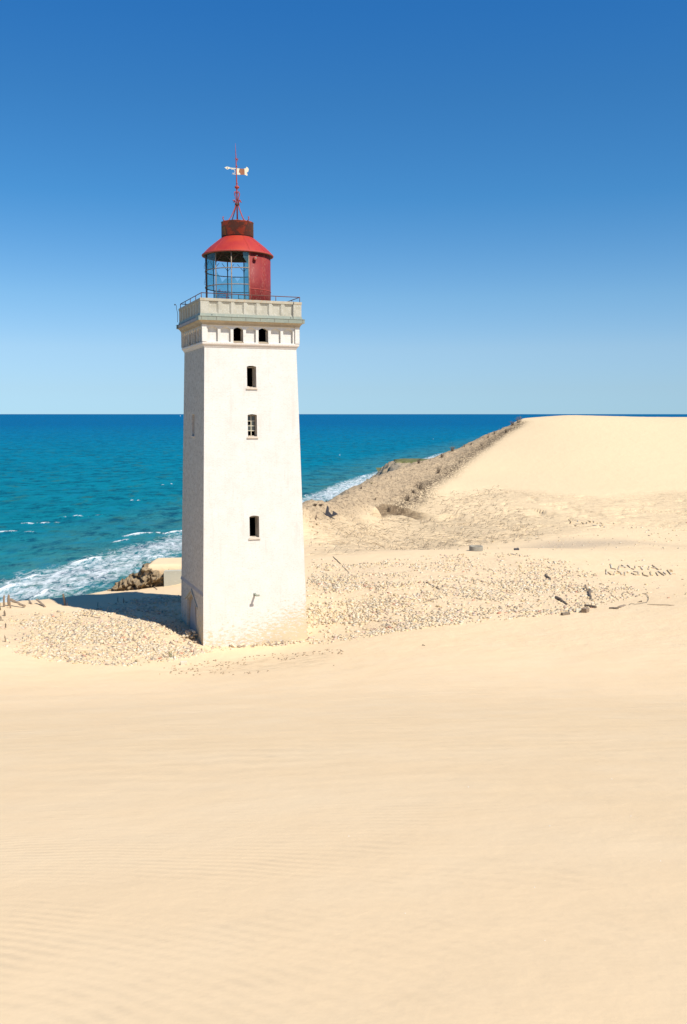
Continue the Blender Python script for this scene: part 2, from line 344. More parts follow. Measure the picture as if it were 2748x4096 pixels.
SANDC = (.765, .567, .343)
def mat_sand():
    t = NT('sand'); oc = t.coord('Object')
    big = t.noise(oc, .06, 3, .5); med = t.noise(oc, .5, 4, .6)
    c = t.mix(t.rng_(big, .35, .68), SANDC, (.73, .54, .32)); c = t.mix(t.rng_(med, .4, .75, 0, .5), c, (.77, .60, .385))
    c = t.mix(t.attr('old'), c, (.70, .535, .325))  # far dune sand darkened to offset its sun-facing brightness
    grain = t.noise(oc, 60, 3, .7); c = t.mix(t.rng_(grain, .35, .7, 0, .10), c, (.55, .40, .25))
    # eroded belt: darker brown layers cut in the slope
    sc = t.attr('scarp'); lv = t.coord('Object', (.42, 2.4, 2.4), (0, 0, R(14)))
    ln = t.noise(lv, 1.3, 5, .68, .5); lf = t.math('MULTIPLY', t.math('MULTIPLY', t.rng_(ln, .53, .62, 0, .95), t.rng_(t.noise(oc, .14, 4, .65), .40, .62, .12, .9)), sc)
    c = t.mix(lf, c, (.30, .205, .12))
    sp = t.noise(t.coord('Object', (.7, 2.0, 1), (0, 0, R(10))), 1.6, 4, .7); c = t.mix(t.math('MULTIPLY', t.math('MULTIPLY', t.rng_(sp, .585, .64, 0, .8), t.rng_(t.noise(oc, .2, 4, .65), .40, .60, .15, 1)), sc), c, (.32, .225, .13))
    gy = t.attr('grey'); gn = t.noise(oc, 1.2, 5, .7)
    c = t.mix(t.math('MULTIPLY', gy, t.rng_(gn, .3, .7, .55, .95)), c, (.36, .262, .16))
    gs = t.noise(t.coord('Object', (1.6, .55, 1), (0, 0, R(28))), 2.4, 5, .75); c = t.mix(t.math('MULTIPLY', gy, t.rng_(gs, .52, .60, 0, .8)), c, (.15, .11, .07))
    c = t.mix(t.math('MULTIPLY', t.attr('line'), t.rng_(t.noise(t.coord('Object', (1.5, .7, 1), (0, 0, R(30))), 2.8, 5, .75), .40, .54, 0, 1)), c, (.11, .08, .05))
    bn = t.noise(t.coord('Object', (.6, .6, 7)), 1.5, 4, .7); c = t.mix(t.math('MULTIPLY', t.attr('bank'), t.rng_(bn, .3, .6, 1.0, .55)), c, (.135, .092, .055))  # brown strata on the bank, darkened to paint in its undercut shade
    gv = t.attr('gravel'); vor = t.noise(oc, 5, 4, .8); c = t.mix(t.math('MULTIPLY', gv, t.rng_(vor, .35, .7, .25, .95)), c, (.33, .265, .20))
    rb = t.attr('rubble'); rn = t.noise(oc, 4.5, 4, .75); c = t.mix(t.math('MULTIPLY', rb, t.rng_(rn, .42, .62, 0, .75)), c, (.55, .42, .27))
    c = t.mix(t.math('MULTIPLY', t.attr('trod'), t.rng_(t.noise(t.coord('Object', (.6, 1.4, 1)), 2.2, 5, .7), .42, .66, 0, .65)), c, (.50, .37, .22))
    cl = t.attr('cliff'); c = t.mix(cl, c, (.42, .34, .24))
    # wind ripples, heights in metres
    wob = t.math('MULTIPLY', t.noise(oc, .9, 3, .5), 16.0); fade = t.noise(oc, .8, 4, .6)
    f1 = t.math('SINE', t.math('ADD', t.attr('phase1'), wob)); f2 = t.math('SINE', t.math('ADD', t.attr('phase2'), t.math('MULTIPLY', t.noise(oc, .3, 4, .6), 26.0)))
    h1 = t.math('MULTIPLY', t.math('MULTIPLY', f1, t.rng_(fade, .42, .60, .03, 1)), t.math('MULTIPLY', t.attr('rip1'), .0013))
    h2 = t.math('MULTIPLY', t.math('MULTIPLY', f2, t.rng_(t.noise(oc, .16, 3, .5), .35, .62, .1, 1)), t.math('MULTIPLY', t.attr('rip2'), .0032))
    h3 = t.math('MULTIPLY', t.noise(oc, .9, 5, .55), t.math('MULTIPLY', t.attr('ripple'), .035))
    n1 = t.bump(t.math('ADD', h3, t.math('ADD', h1, h2)), 1.0, 1.0)
    n2 = t.bump(t.math('ADD', t.math('MULTIPLY', t.noise(oc, 1.7, 5, .65), t.math('SUBTRACT', t.math('SUBTRACT', 1.06, t.attr('ripple')), t.math('MULTIPLY', sc, .8))), t.math('MULTIPLY', grain, .012)), .5, .12, n1)
    n3 = t.bump(t.math('MULTIPLY', sc, t.math('ADD', ln, sp)), 1.0, .28, n2)
    return t.fin(c, .95, n3, Specular_IOR_Level=.04)
M = {}
M['sand'] = mat_sand()
def mat_paint():
    t = NT('white_lime_paint'); uv = t.coord('UV')
    br = t.new('ShaderNodeTexBrick'); t.l.new(uv, br.inputs['Vector']); br.inputs['Scale'].default_value = 1; br.inputs['Brick Width'].default_value = .24; br.inputs['Row Height'].default_value = .075
    br.inputs['Mortar Size'].default_value = .006; br.inputs['Mortar Smooth'].default_value = .6; br.offset = .5
    n = t.noise(uv, 1.1, 5, .65); fine = t.noise(t.coord('UV', (1, 3, 1)), 9, 5, .7)
    c = t.mix(t.rng_(n, .38, .7), (.745, .72, .655), (.68, .65, .58))
    wth = t.attr('weather'); c = t.mix(t.math('MULTIPLY', wth, t.rng_(t.noise(uv, 1.7, 6, .75), .3, .65, .45, .95)), c, (.47, .41, .33))  # weathered paint, darkened further to put this side's shade in the colour
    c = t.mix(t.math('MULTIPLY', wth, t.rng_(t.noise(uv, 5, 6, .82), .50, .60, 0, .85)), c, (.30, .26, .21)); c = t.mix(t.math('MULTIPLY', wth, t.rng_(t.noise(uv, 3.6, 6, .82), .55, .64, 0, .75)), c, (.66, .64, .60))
    c = t.mix(t.rng_(fine, .50, .68, 0, .75), c, (.56, .51, .42))
    c = t.mix(t.rng_(t.noise(t.coord('UV', (1, 2.2, 1)), 3.4, 7, .82), .53, .66, 0, .38), c, (.54, .49, .40))
    c = t.mix(t.rng_(br.outputs['Fac'], .3, 1, 0, .12), c, (.55, .52, .46))
    # chipped paint showing yellow brick, mostly low on the right side
    sep = t.new('ShaderNodeSeparateXYZ'); t.l.new(uv, sep.inputs[0])
    low = t.math('ADD', t.rng_(sep.outputs[1], .2, 3.4, .30, 0), t.rng_(sep.outputs[0], -1, 3.2, -.06, .085))
    lowr = t.math('ADD', low, t.rng_(sep.outputs[1], 3, 12, .0, -.10))
    chip = t.math('ADD', t.noise(t.coord('UV', (1, 2.6, 1)), 3.2, 6, .75), lowr)
    c = t.mix(t.rng_(chip, .70, .80, 0, .8), c, (.64, .50, .28))
    st = t.noise(t.coord('UV', (2.2, .16, 1)), 1.6, 4, .6); c = t.mix(t.rng_(st, .56, .75, 0, .35), c, (.52, .46, .37))
    h = t.math('ADD', t.math('MULTIPLY', br.outputs['Fac'], -.5), t.math('ADD', t.math('MULTIPLY', fine, 1.1), t.math('MULTIPLY', t.rng_(chip, .70, .78), -.6)))
    return t.fin(c, .85, t.bump(h, .55, .02), Specular_IOR_Level=.2)
M['paint'] = mat_paint()
def mat_rough(name, c1, c2, c3=None, sc=3, rough=.9, bumpd=.02, st=(1, 1, 1), lo=.35, hi=.68, spec=.2, met=0.0, co='Object'):
    t = NT(name); oc = t.coord(co, st); n = t.noise(oc, sc, 6, .65, .3); c = t.mix(t.rng_(n, lo, hi), c1, c2)
    m = t.noise(oc, sc * 6, 4, .7)
    if c3: c = t.mix(t.rng_(m, .56, .66, 0, .9), c, c3)
    return t.fin(c, rough, t.bump(t.math('ADD', n, t.math('MULTIPLY', m, .5)), .6, bumpd), Specular_IOR_Level=spec, Metallic=met)
M['concrete'] = mat_rough('weathered_concrete', (.50, .475, .385), (.41, .385, .30), (.60, .58, .50), 2.2, lo=.4, hi=.62)
M['cornice'] = mat_rough('cornice_plaster', (.46, .38, .26), (.36, .29, .20), (.58, .52, .42), 3.2, st=(.5, .5, 2.5))
M['zinc'] = mat_rough('zinc_flashing', (.27, .29, .22), (.22, .25, .20), (.36, .36, .29), 2.5, rough=.55, bumpd=.006, spec=.5, st=(1, 1, .4))
M['red'] = mat_rough('red_paint', (.45, .048, .02), (.37, .028, .024), None, 1.1, rough=.42, bumpd=.006, spec=.5)
def mat_redworn():
    t = NT('faded_red_paint'); oc = t.coord('Object'); st = t.coord('Object', (1, 1, .3))
    n = t.noise(oc, 1.6, 4, .6); c = t.mix(t.rng_(n, .35, .65), (.20, .018, .018), (.26, .03, .024))
    band = t.noise(t.coord('Object', (1, 1, .12)), 2.6, 2, .5)
    fl = t.noise(st, 22, 5, .8); c = t.mix(t.math('MULTIPLY', t.rng_(fl, .54, .64), t.rng_(band, .46, .62, .05, .75)), c, (.50, .26, .18))
    return t.fin(c, .6, t.bump(fl, .4, .008), Specular_IOR_Level=.35)
M['redworn'] = mat_redworn()
def mat_drum():
    t = NT('scorched_red_paint'); oc = t.coord('Object'); n = t.noise(oc, 1.9, 5, .62, .5)
    c = t.ramp(n, [(.36, (.36, .055, .025)), (.45, (.34, .06, .03)), (.50, (.12, .04, .03)), (.60, (.11, .055, .045)), (.68, (.26, .11, .02))])
    return t.fin(c, .6, t.bump(n, .4, .01))
M['drum'] = mat_drum()
M['iron_red'] = mat_rough('red_painted_iron', (.42, .07, .05), (.33, .06, .05), (.16, .05, .04), 9, rough=.6, bumpd=.004)
M['iron'] = mat_rough('dark_rusted_iron', (.07, .05, .045), (.12, .06, .045), (.22, .09, .04), 6, rough=.7, bumpd=.004)
M['rail'] = mat_rough('rusty_rail_iron', (.12, .055, .045), (.18, .07, .05), (.07, .045, .04), 5, rough=.7, bumpd=.003)
M['bar'] = mat_rough('flaking_glazing_bar', (.34, .27, .19), (.16, .10, .08), (.48, .42, .32), 7, rough=.75, bumpd=.004)
M['soot'] = mat_rough('dark_inner_wall', (.03, .028, .028), (.045, .04, .036), None, 3)  # near-black puts the unlit interior's darkness into the wall colour
M['roofin'] = mat_rough('dark_roof_lining', (.10, .11, .085), (.05, .035, .03), (.16, .05, .04), 2.5)
M['wood'] = mat_rough('weathered_grey_timber', (.34, .25, .17), (.20, .145, .10), (.46, .36, .25), 3, st=(6, 6, .8), bumpd=.02)
M['driftwood'] = mat_rough('dark_driftwood', (.24, .185, .13), (.13, .10, .075), (.34, .26, .18), 4, bumpd=.03)
M['frame'] = mat_rough('peeling_window_wood', (.44, .38, .29), (.30, .25, .19), (.60, .55, .45), 6, st=(1, 1, .4))
M['sill'] = mat_rough('worn_sill_brick', (.70, .62, .50), (.62, .50, .37), (.74, .70, .63), 6)
M['render'] = mat_rough('grey_cement_render', (.40, .38, .37), (.34, .32, .30), (.48, .42, .35), 2.4, st=(1, 1, .5))
M['scar'] = mat_rough('bare_brick_scar', (.46, .33, .19), (.34, .24, .15), (.50, .44, .36), 5)
M['vane'] = mat_rough('white_vane_metal', (.78, .72, .55), (.74, .66, .46), None, 5, bumpd=.003)
M['vane_rust'] = mat_rough('rusted_vane_plate', (.30, .12, .07), (.38, .17, .08), (.2, .08, .05), 8, bumpd=.003)
M['slab'] = mat_rough('smooth_concrete', (.50, .48, .38), (.44, .42, .33), (.54, .52, .42), .9, st=(.6, .6, 1.6), bumpd=.01)
M['cable'] = mat_rough('dark_cable', (.05, .05, .06), (.08, .08, .09), None, 5)
M['leaf'] = mat_rough('dry_green_leaf', (.10, .14, .03), (.20, .17, .05), None, 8)
M['leafy'] = mat_rough('yellow_flowering_leaf', (.45, .33, .05), (.40, .16, .06), (.16, .18, .05), 12)
M['twig'] = mat_rough('dead_twig', (.16, .12, .085), (.24, .18, .12), None, 6)
M['ink'] = mat_rough('purple_paint_marker', (.16, .03, .10), (.22, .04, .10), None, 6, rough=.5)
M['white'] = mat_rough('white_sailcloth', (.8, .8, .78), (.75, .75, .73), None, 2)
def mat_glass():
    t = NT('teal_tinted_glass'); oc = t.coord('Object')
    tr = t.new('ShaderNodeBsdfTransparent'); n = t.noise(oc, 1.2, 3, .5)
    t.l.new(t.mix(t.rng_(n, .35, .65), (.50, .74, .78), (.36, .64, .68)), tr.inputs[0])
    gl = t.new('ShaderNodeBsdfGlossy'); gl.inputs['Roughness'].default_value = .08; gl.inputs[0].default_value = (.8, .9, .9, 1)
    df = t.new('ShaderNodeBsdfDiffuse'); df.inputs[0].default_value = (.22, .42, .44, 1)
    m1 = t.new('ShaderNodeMixShader'); m1.inputs[0].default_value = .09; t.l.new(tr.outputs[0], m1.inputs[1]); t.l.new(gl.outputs[0], m1.inputs[2])
    m2 = t.new('ShaderNodeMixShader'); t.l.new(t.rng_(t.noise(oc, 2.5, 4, .6), .4, .75, .05, .22), m2.inputs[0]); t.l.new(m1.outputs[0], m2.inputs[1]); t.l.new(df.outputs[0], m2.inputs[2])
    t.l.new(m2.outputs[0], t.out.inputs[0]); return t.m
M['glass'] = mat_glass()
def mat_pane(name, c):
    t = NT(name); return t.fin(c, .15, t.bump(t.noise(t.coord(), 3, 2), .1, .01))
M['pane'] = mat_pane('dusty_window_glass', (.06, .065, .055))
def mat_brick():
    t = NT('loose_brick'); c = t.attr('tone', 'Color'); n = t.noise(t.coord('Object'), 9, 4, .7)
    c2 = t.mix(t.rng_(n, .45, .7, 0, .45), c, (.68, .55, .38)); return t.fin(c2, .92, t.bump(n, .6, .02), Specular_IOR_Level=.15)
M['bricks'] = mat_brick()
TONES = [('cream', (.66, .53, .35)), ('sand yellow', (.64, .49, .28)), ('pale', (.69, .60, .45)), ('pinkish', (.60, .42, .31)), ('grey brown', (.36, .28, .20)), ('red', (.52, .24, .15))]
TW = [.50, .24, .13, .06, .06, .01]
for nme, c in TONES: M['brick_' + nme] = mat_rough(nme.replace(' ', '_') + '_brick', c, tuple(v * .86 for v in c), (.76, .66, .50), 8, bumpd=.02)
M['clay'] = mat_rough('eroded_clay', (.42, .31, .18), (.19, .14, .085), (.08, .065, .05), 1.8, bumpd=.35)
M['clay_far'] = mat_rough('grey_and_tan_clay', (.45, .33, .19), (.26, .225, .17), (.13, .11, .085), .16, bumpd=1.2)
def mat_sea():
    t = NT('sea_water'); oc = t.coord('Object'); dep = t.attr('offshore'); q = t.attr('band')
    geo = t.new('ShaderNodeNewGeometry')
    ln = t.new('ShaderNodeVectorMath', operation='LENGTH'); t.l.new(oc, ln.inputs[0])
    far = t.rng_(ln.outputs['Value'], 300, 5200)
    p1 = t.noise(t.coord('Object', (.4, 1.4, 1)), .02, 4, .6)
    c = t.ramp(far, [(0, (.004, .185, .215)), (.16, (.0, .182, .268)), (.45, (.0, .160, .295)), (1, (.0, .118, .285))])
    c = t.mix(t.rng_(p1, .40, .64, 0, .3), c, (.003, .070, .130))
    sh = t.rng_(dep, 0, 120, 1, 0); c = t.mix(t.math('MULTIPLY', sh, t.rng_(t.noise(oc, .05, 4, .6), .3, .7, .25, .95)), c, (.085, .20, .165))
    chop = t.noise(t.coord('Object', (1, .7, 1), (0, 0, R(-10))), .075, 9, .80); c = t.mix(t.rng_(chop, .50, .60, 0, .8), c, (.001, .055, .105)); c = t.mix(t.rng_(chop, .36, .48, .55, 0), c, (.006, .175, .290))
    swell = t.noise(t.coord('Object', (1, .45, 1), (0, 0, R(-14))), .085, 4, .62, .4)
    c = t.mix(t.rng_(swell, .56, .70, 0, .55), c, (.035, .115, .085)); c = t.mix(t.rng_(swell, .30, .42, .5, 0), c, (.002, .060, .125))
    # foam: lace in the surf band, streaks along the coast, whitecaps farther out
    lace = t.noise(t.coord('Object', (1.0, .42, 1), (0, 0, R(-14))), .34, 8, .78, .8)
    wide = t.noise(t.coord('Object', (1.0, .22, 1), (0, 0, R(-14))), .06, 4, .6, .3)
    amt = t.math('ADD', t.math('MULTIPLY', q, .15), t.math('MULTIPLY', wide, .25))
    fo = t.rng_(t.math('ADD', lace, amt), .66, .87, 0, .82)
    fo = t.math('MULTIPLY', fo, t.rng_(q, .02, .35))
    capn = t.noise(t.coord('Object', (1.0, .33, 1), (0, 0, R(-30))), .055, 6, .72, .3)
    cap = t.math('MULTIPLY', t.rng_(capn, .735, .765), t.rng_(far, .0, .5, .8, .15))
    crest_ = t.math('MULTIPLY', t.attr('crest'), t.rng_(t.math('ADD', lace, t.math('MULTIPLY', t.attr('crest'), .30)), .68, .76))
    foam = t.math('MAXIMUM', t.math('MAXIMUM', fo, cap), crest_)
    c = t.mix(foam, c, (.80, .82, .80))
    w1 = t.noise(t.coord('Object', (1, .5, 1), (0, 0, R(-14))), .55, 6, .72, .3); w2 = t.noise(t.coord('Object', (1, .5, 1), (0, 0, R(-20))), .10, 4, .6)
    b = t.bump(t.math('ADD', t.math('MULTIPLY', w2, 2.4), w1), .75, .9)
    b = t.bump(foam, .5, .3, b)
    df = t.new('ShaderNodeBsdfDiffuse'); t.l.new(c, df.inputs[0]); t.l.new(b, df.inputs['Normal'])
    gl = t.new('ShaderNodeBsdfGlossy'); gl.inputs['Roughness'].default_value = .25; t.l.new(b, gl.inputs['Normal'])
    fr = t.new('ShaderNodeFresnel'); fr.inputs[0].default_value = 1.33; t.l.new(b, fr.inputs['Normal'])
    k = t.math('MULTIPLY', t.math('MINIMUM', t.math('MULTIPLY', fr.outputs[0], .10), .03), t.math('SUBTRACT', 1.0, foam))
    mx = t.new('ShaderNodeMixShader'); t.l.new(k, mx.inputs[0]); t.l.new(df.outputs[0], mx.inputs[1]); t.l.new(gl.outputs[0], mx.inputs[2]); t.l.new(mx.outputs[0], t.out.inputs[0])
    return t.m
M['sea'] = mat_sea()

# ------------------------------------------------------------------ land mesh (finer where the photograph looks)
def grid_obj(name, rs, ths, zf, mat, attrf, cap=True):
    rr, tt = np.meshgrid(rs, ths, indexing='ij'); x = rr * np.sin(tt); y = rr * np.cos(tt)
    xf, yf = x.ravel(), y.ravel(); z = zf(xf, yf); n, m = rr.shape
    V = np.stack([xf, yf, z], -1)
    i = np.arange(n - 1)[:, None] * m; j = np.arange(m)[None]; j2 = (j + 1) % m
    q = np.stack([i + j, i + m + j, i + m + j2, i + j2], -1).reshape(-1, 4)
    o = mesh_np(name, V, q[:, ::-1] if False else q, mat, None, attrf(xf, yf), True)
    return o
def angles(nd):
    d = np.linspace(-R(22), R(22), nd); s = np.linspace(R(22), R(360 - 22), 150)[1:-1]
    return np.concatenate([d, s])
rs = [.25]
while rs[-1] < 900:
    r = rs[-1]; rs.append(r + (r * .02 if r < 12 else r * .0065 if r < 38 else r * .0024 if r < 200 else r * .04))
rs[0] = 0.02
def land_attrs(x, y):
    P = np.stack([x, y], -1); d = {}
    s = -sdist(P, edge)
    def A_(v): return ('POINT', 'FLOAT', v)
    d['scarp'] = A_((.85 + .6 * sstep(18, 6, x)) * sstep(-2.0, 3.5, sdist(P, SCARP, True)) * (.55 + .45 * sstep(-.2, .3, fbm(x * .06, y * .06, 2, 51))))
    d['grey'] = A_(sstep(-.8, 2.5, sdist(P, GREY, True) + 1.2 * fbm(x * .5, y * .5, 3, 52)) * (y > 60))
    d['gravel'] = A_(sstep(-1, 4, sdist(P, GRAVEL, True)))
    d['rubble'] = A_(np.clip(sstep(-.6, 2, sdist(P, RUB_L, True)) + sstep(-.6, 4, sdist(P, RUB_R, True)), 0, 1))
    rr = np.hypot(x, y); a1 = sstep(3, 9, rr); ps = y + .8 * x * (1 - a1) - .16 * x * a1 + .35 * fbm(x * .12, y * .12, 2, 55)
    lf_ = sstep(-3, -11, x) * sstep(14, 24, y); ps2 = y - .16 * x + lf_ * (-1.2 * (x + 3)) + .8 * fbm(x * .08, y * .08, 2, 56)
    d['phase1'] = A_(ps * 2 * np.pi / .135); d['phase2'] = A_(ps2 * 2 * np.pi / .62); d['rip1'] = A_(1 - sstep(5, 11, rr)); d['rip2'] = A_(sstep(6, 14, rr) * (1 - sstep(38, 46, y)))
    d['ripple'] = A_((1 - sstep(38, 46, y + .15 * x)) + .0 * x)
    d['trod'] = A_(sstep(-.4, 1.6, sdist(P, DEBZ, True) + .8 * fbm(x, y, 3, 57)))
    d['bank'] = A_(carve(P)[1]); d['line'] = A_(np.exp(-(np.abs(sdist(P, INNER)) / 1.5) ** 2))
    d['old'] = A_(.8 * sstep(70, 110, y))
    d['cliff'] = A_(sstep(1.0, 6.0, -s))
    return d
land_o = grid_obj('sand_dunes', np.array(rs), angles(820), land, M['sand'], land_attrs)
tag(land_o, kind='structure')
GZcache = None
def hgt(x, y):
    return land(np.atleast_1d(x), np.atleast_1d(y))

# ------------------------------------------------------------------ sea
band_c = at_z([-400, 0, 150, 300, 430, 600, 720, 1000, 1230, 1330, 1440, 1600, 1780, 2000, 2150], [2520, 2385, 2352, 2292, 2262, 2203, 2178, 2085, 2010, 1972, 1925, 1872, 1822, 1765, 1735], SEA_Z)
shore = at_z([-900, 0, 250, 600, 720, 1000, 1215, 1400, 1600, 1800, 2000, 2100], [2900, 2490, 2440, 2345, 2275, 2150, 2065, 1985, 1895, 1825, 1770, 1738], SEA_Z)
crests = [((295, 2257), (345, 2243), (400, 2232), .9), ((500, 2150), (560, 2138), (655, 2136), 1.2), ((660, 2140), (700, 2130), (760, 2126), 1), ((90, 2098), (150, 2094), (235, 2095), .55), ((250, 2072), (330, 2066), (410, 2063), .55),
          ((-40, 2134), (40, 2132), (140, 2130), .45), ((470, 2004), (520, 2003), (565, 2006), .35), ((640, 1942), (690, 1938), (735, 1936), .25), ((-40, 2375), (20, 2362), (60, 2343), 1.3), ((95, 2325), (130, 2310), (150, 2302), .7),
          ((1300, 1822), (1350, 1822), (1405, 1820), .35), ((1430, 1907), (1460, 1905), (1500, 1900), .9), ((1390, 1930), (1425, 1925), (1455, 1921), .9), ((1372, 1955), (1405, 1948), (1435, 1940), 1.0), ((1215, 1986), (1230, 1984), (1255, 1982), .8),
          ((1715, 1832), (1745, 1820), (1775, 1812), .5), ((600, 2236), (620, 2233), (645, 2228), .5), ((130, 2395), (170, 2378), (190, 2362), .7), ((450, 2175), (480, 2170), (510, 2165), .4), ((1730, 1756), (1760, 1755), (1800, 1756), .25), ((1420, 1798), (1450, 1799), (1490, 1798), .25)]
def sea_attrs(x, y):
    P = np.stack([x, y], -1); near = np.hypot(x, y) < 4000
    q = np.zeros(len(x)); off = np.full(len(x), 900.); cr = np.zeros(len(x)); Pn = P[near]
    sd = sdist(Pn, band_c); wob = 3.5 * fbm(Pn[:, 0] * .03, Pn[:, 1] * .03, 3, 61)
    wid = np.interp(Pn[:, 1], [250, 330, 450, 700, 1300], [22, 21, 18, 14, 17])
    q[near] = sstep(1.25, .35, np.abs(sd + wob) / wid); off[near] = sdist(Pn, shore)
    # inner faint foam next to the beach
    q[near] = np.maximum(q[near], .45 * sstep(1.4, .2, np.abs(off[near] - 4) / 8))
    for a, b, c, wd in crests:
        L = at_z([a[0], b[0], c[0]], [a[1], b[1], c[1]], SEA_Z); d = np.abs(sdist(Pn, L)); e = np.minimum(np.hypot(*(Pn - L[0]).T), np.hypot(*(Pn - L[2]).T)); lg = np.hypot(*(L[2] - L[0]))
        cr[near] = np.maximum(cr[near], sstep(2.6 * wd + .6, .3, d) * sstep(0, lg * .35, e + .2 * lg))
    return {'band': ('POINT', 'FLOAT', q), 'offshore': ('POINT', 'FLOAT', off), 'crest': ('POINT', 'FLOAT', cr)}
SEA_A = {}
def sea_z(x, y):
    SEA_A.update(sea_attrs(x, y)); d = np.hypot(x, y); k = sstep(1500, 500, d)
    z = SEA_Z + k * (.55 * fbm((x * .97 - y * .24) * .10, (y * .97 + x * .24) * .045, 3, 71))
    return z + .9 * SEA_A['crest'][2]
yy = np.concatenate([[3600, 3100, 2800, 2650], np.arange(2540, 1700, -2.2), np.arange(1700, 1660, -1.2), np.arange(1660, 1657.4, -.4)])
rs_sea = np.concatenate([[2.], (CAM_H - SEA_Z) * F_PX / (yy - 1656), [150000, 380000]])
sea_o = grid_obj('sea', rs_sea, angles(620), sea_z, M['sea'], lambda x, y: SEA_A)
tag(sea_o, kind='structure')

# ------------------------------------------------------------------ headlands
def headland(name, xs, ys, zf, mat, kind='structure'):
    X, Y = np.meshgrid(xs, ys, indexing='ij'); x, y = X.ravel(), Y.ravel(); P = zf(x, y); n, m = X.shape
    i = np.arange(n - 1)[:, None] * m; j = np.arange(m - 1)[None]
    q = np.stack([i + j, i + m + j, i + m + j + 1, i + j + 1], -1).reshape(-1, 4)
    o = mesh_np(name, P, q, mat, None, None, False); tag(o, kind=kind); return o
def near_cliff(x, v):
    # v 0..1 front face, 1..2 top, 2..3 back face
    top = np.interp(x, [-21, -18.6, -16.8, -15.7, -15.1, -14.8, -6], [-2.2, -.95, .1, .85, 1.25, 1.0, .9])
    f = np.clip(v, 0, 1); t = np.clip(v - 1, 0, 1); b = np.clip(v - 2, 0, 1)
    wdt = np.interp(x, [-21, -18, -15.4, -14, -6], [.25, .5, 1.2, 4.2, 4.5])
    y = 70.6 + .35 * f + wdt * t + 9 * b; z = -1.6 + (top + 1.6) * f - 9 * b
    rg = np.where(x < -13.2, 1, .0) * np.clip(1 - b, 0, 1)
    nx = fbm(x * 1.8, (z + y) * 2.6, 5, 81); ny = fbm(x * 1.5 + 9, z * 2.6 + 4, 5, 82); nz = fbm(x * 2.2 + 5, (y + v) * 1.3, 4, 83)
    ridge_ = np.abs(fbm(x * 1.7, z * 1.9, 3, 84))
    plat = sstep(-15.6, -14.8, x) * (v > 1)
    ridge_ = ridge_ + .5 * np.abs(fbm(x * 5, z * 4, 3, 85))
    y = y + rg * (.9 * ny - .9 * ridge_) * (1 - plat * .9); z = z + rg * (.55 * nz) * sstep(0, .3, v) * (1 - plat * .95)
    return np.stack([x + rg * .35 * nx * (1 - plat * .9), y, z], -1)
nc = headland('clay_bluff', np.linspace(-21, -13.4, 150), np.linspace(0, 3, 120), near_cliff, M['clay'])
def near_top(x, v):
    y = 70.75 + v; z = 1.30 + .04 * fbm(x, y, 2, 3) - .12 * np.clip(v - 3.2, 0, 9) ** 2 - .03 * (x < -99) + .02 * (x + 15)
    z = np.where(x < -15.0, z - 3. * (-15.0 - x) ** 2, z); z = z - .9 * np.clip(.35 - v, 0, 1) / .35 - 3.2 * sstep(-9.6, -6, x); y = np.where(v < .35, 70.72, y)
    return np.stack([x, y, z], -1)
nt = headland('sand_cap', np.linspace(-15.7, -6, 60), np.linspace(0, 8, 60), near_top, M['sand'])
def far_s(u, w): return np.minimum(np.minimum(u - 15.8 + 1.6 * fbm(u * .2, w * .2, 3, 91), (w - 270) * .9 + 2.5 * fbm(u * .25, w * .1, 3, 90)), (287 - w) * .7)
def far_cliff(u, w):
    s = far_s(u, w); dd = np.where(s < 0, .95 * s, 0); z = -1.15 + dd
    rg = sstep(.3, -2, s)
    z = z + rg * (2.4 * fbm(u * .3, w * .3, 5, 92) - 2.2 * np.abs(fbm(u * .45, w * .25, 4, 93)) + .5)
    return np.stack([u + rg * fbm(w * .5, u * .5, 3, 94), w, np.maximum(z, SEA_Z - 2)], -1)
fc = headland('far_headland', np.linspace(-50, 60, 260), np.linspace(225, 345, 240), far_cliff, M['clay_far'])
def far_top(u, w):
    s = far_s(u, w); z = -1.05 + .35 * sstep(-.4, 1.5, s) + .2 * fbm(u * .4, w * .4, 3, 95) - 6 * sstep(-.1, -1.5, s)
    return np.stack([u, w, z], -1)
M['turf'] = mat_rough('short_green_turf', (.10, .12, .035), (.19, .17, .07), (.30, .24, .14), .5, bumpd=.2)
ft = headland('clifftop_turf', np.linspace(12, 60, 120), np.linspace(262, 345, 90), far_top, M['turf'])

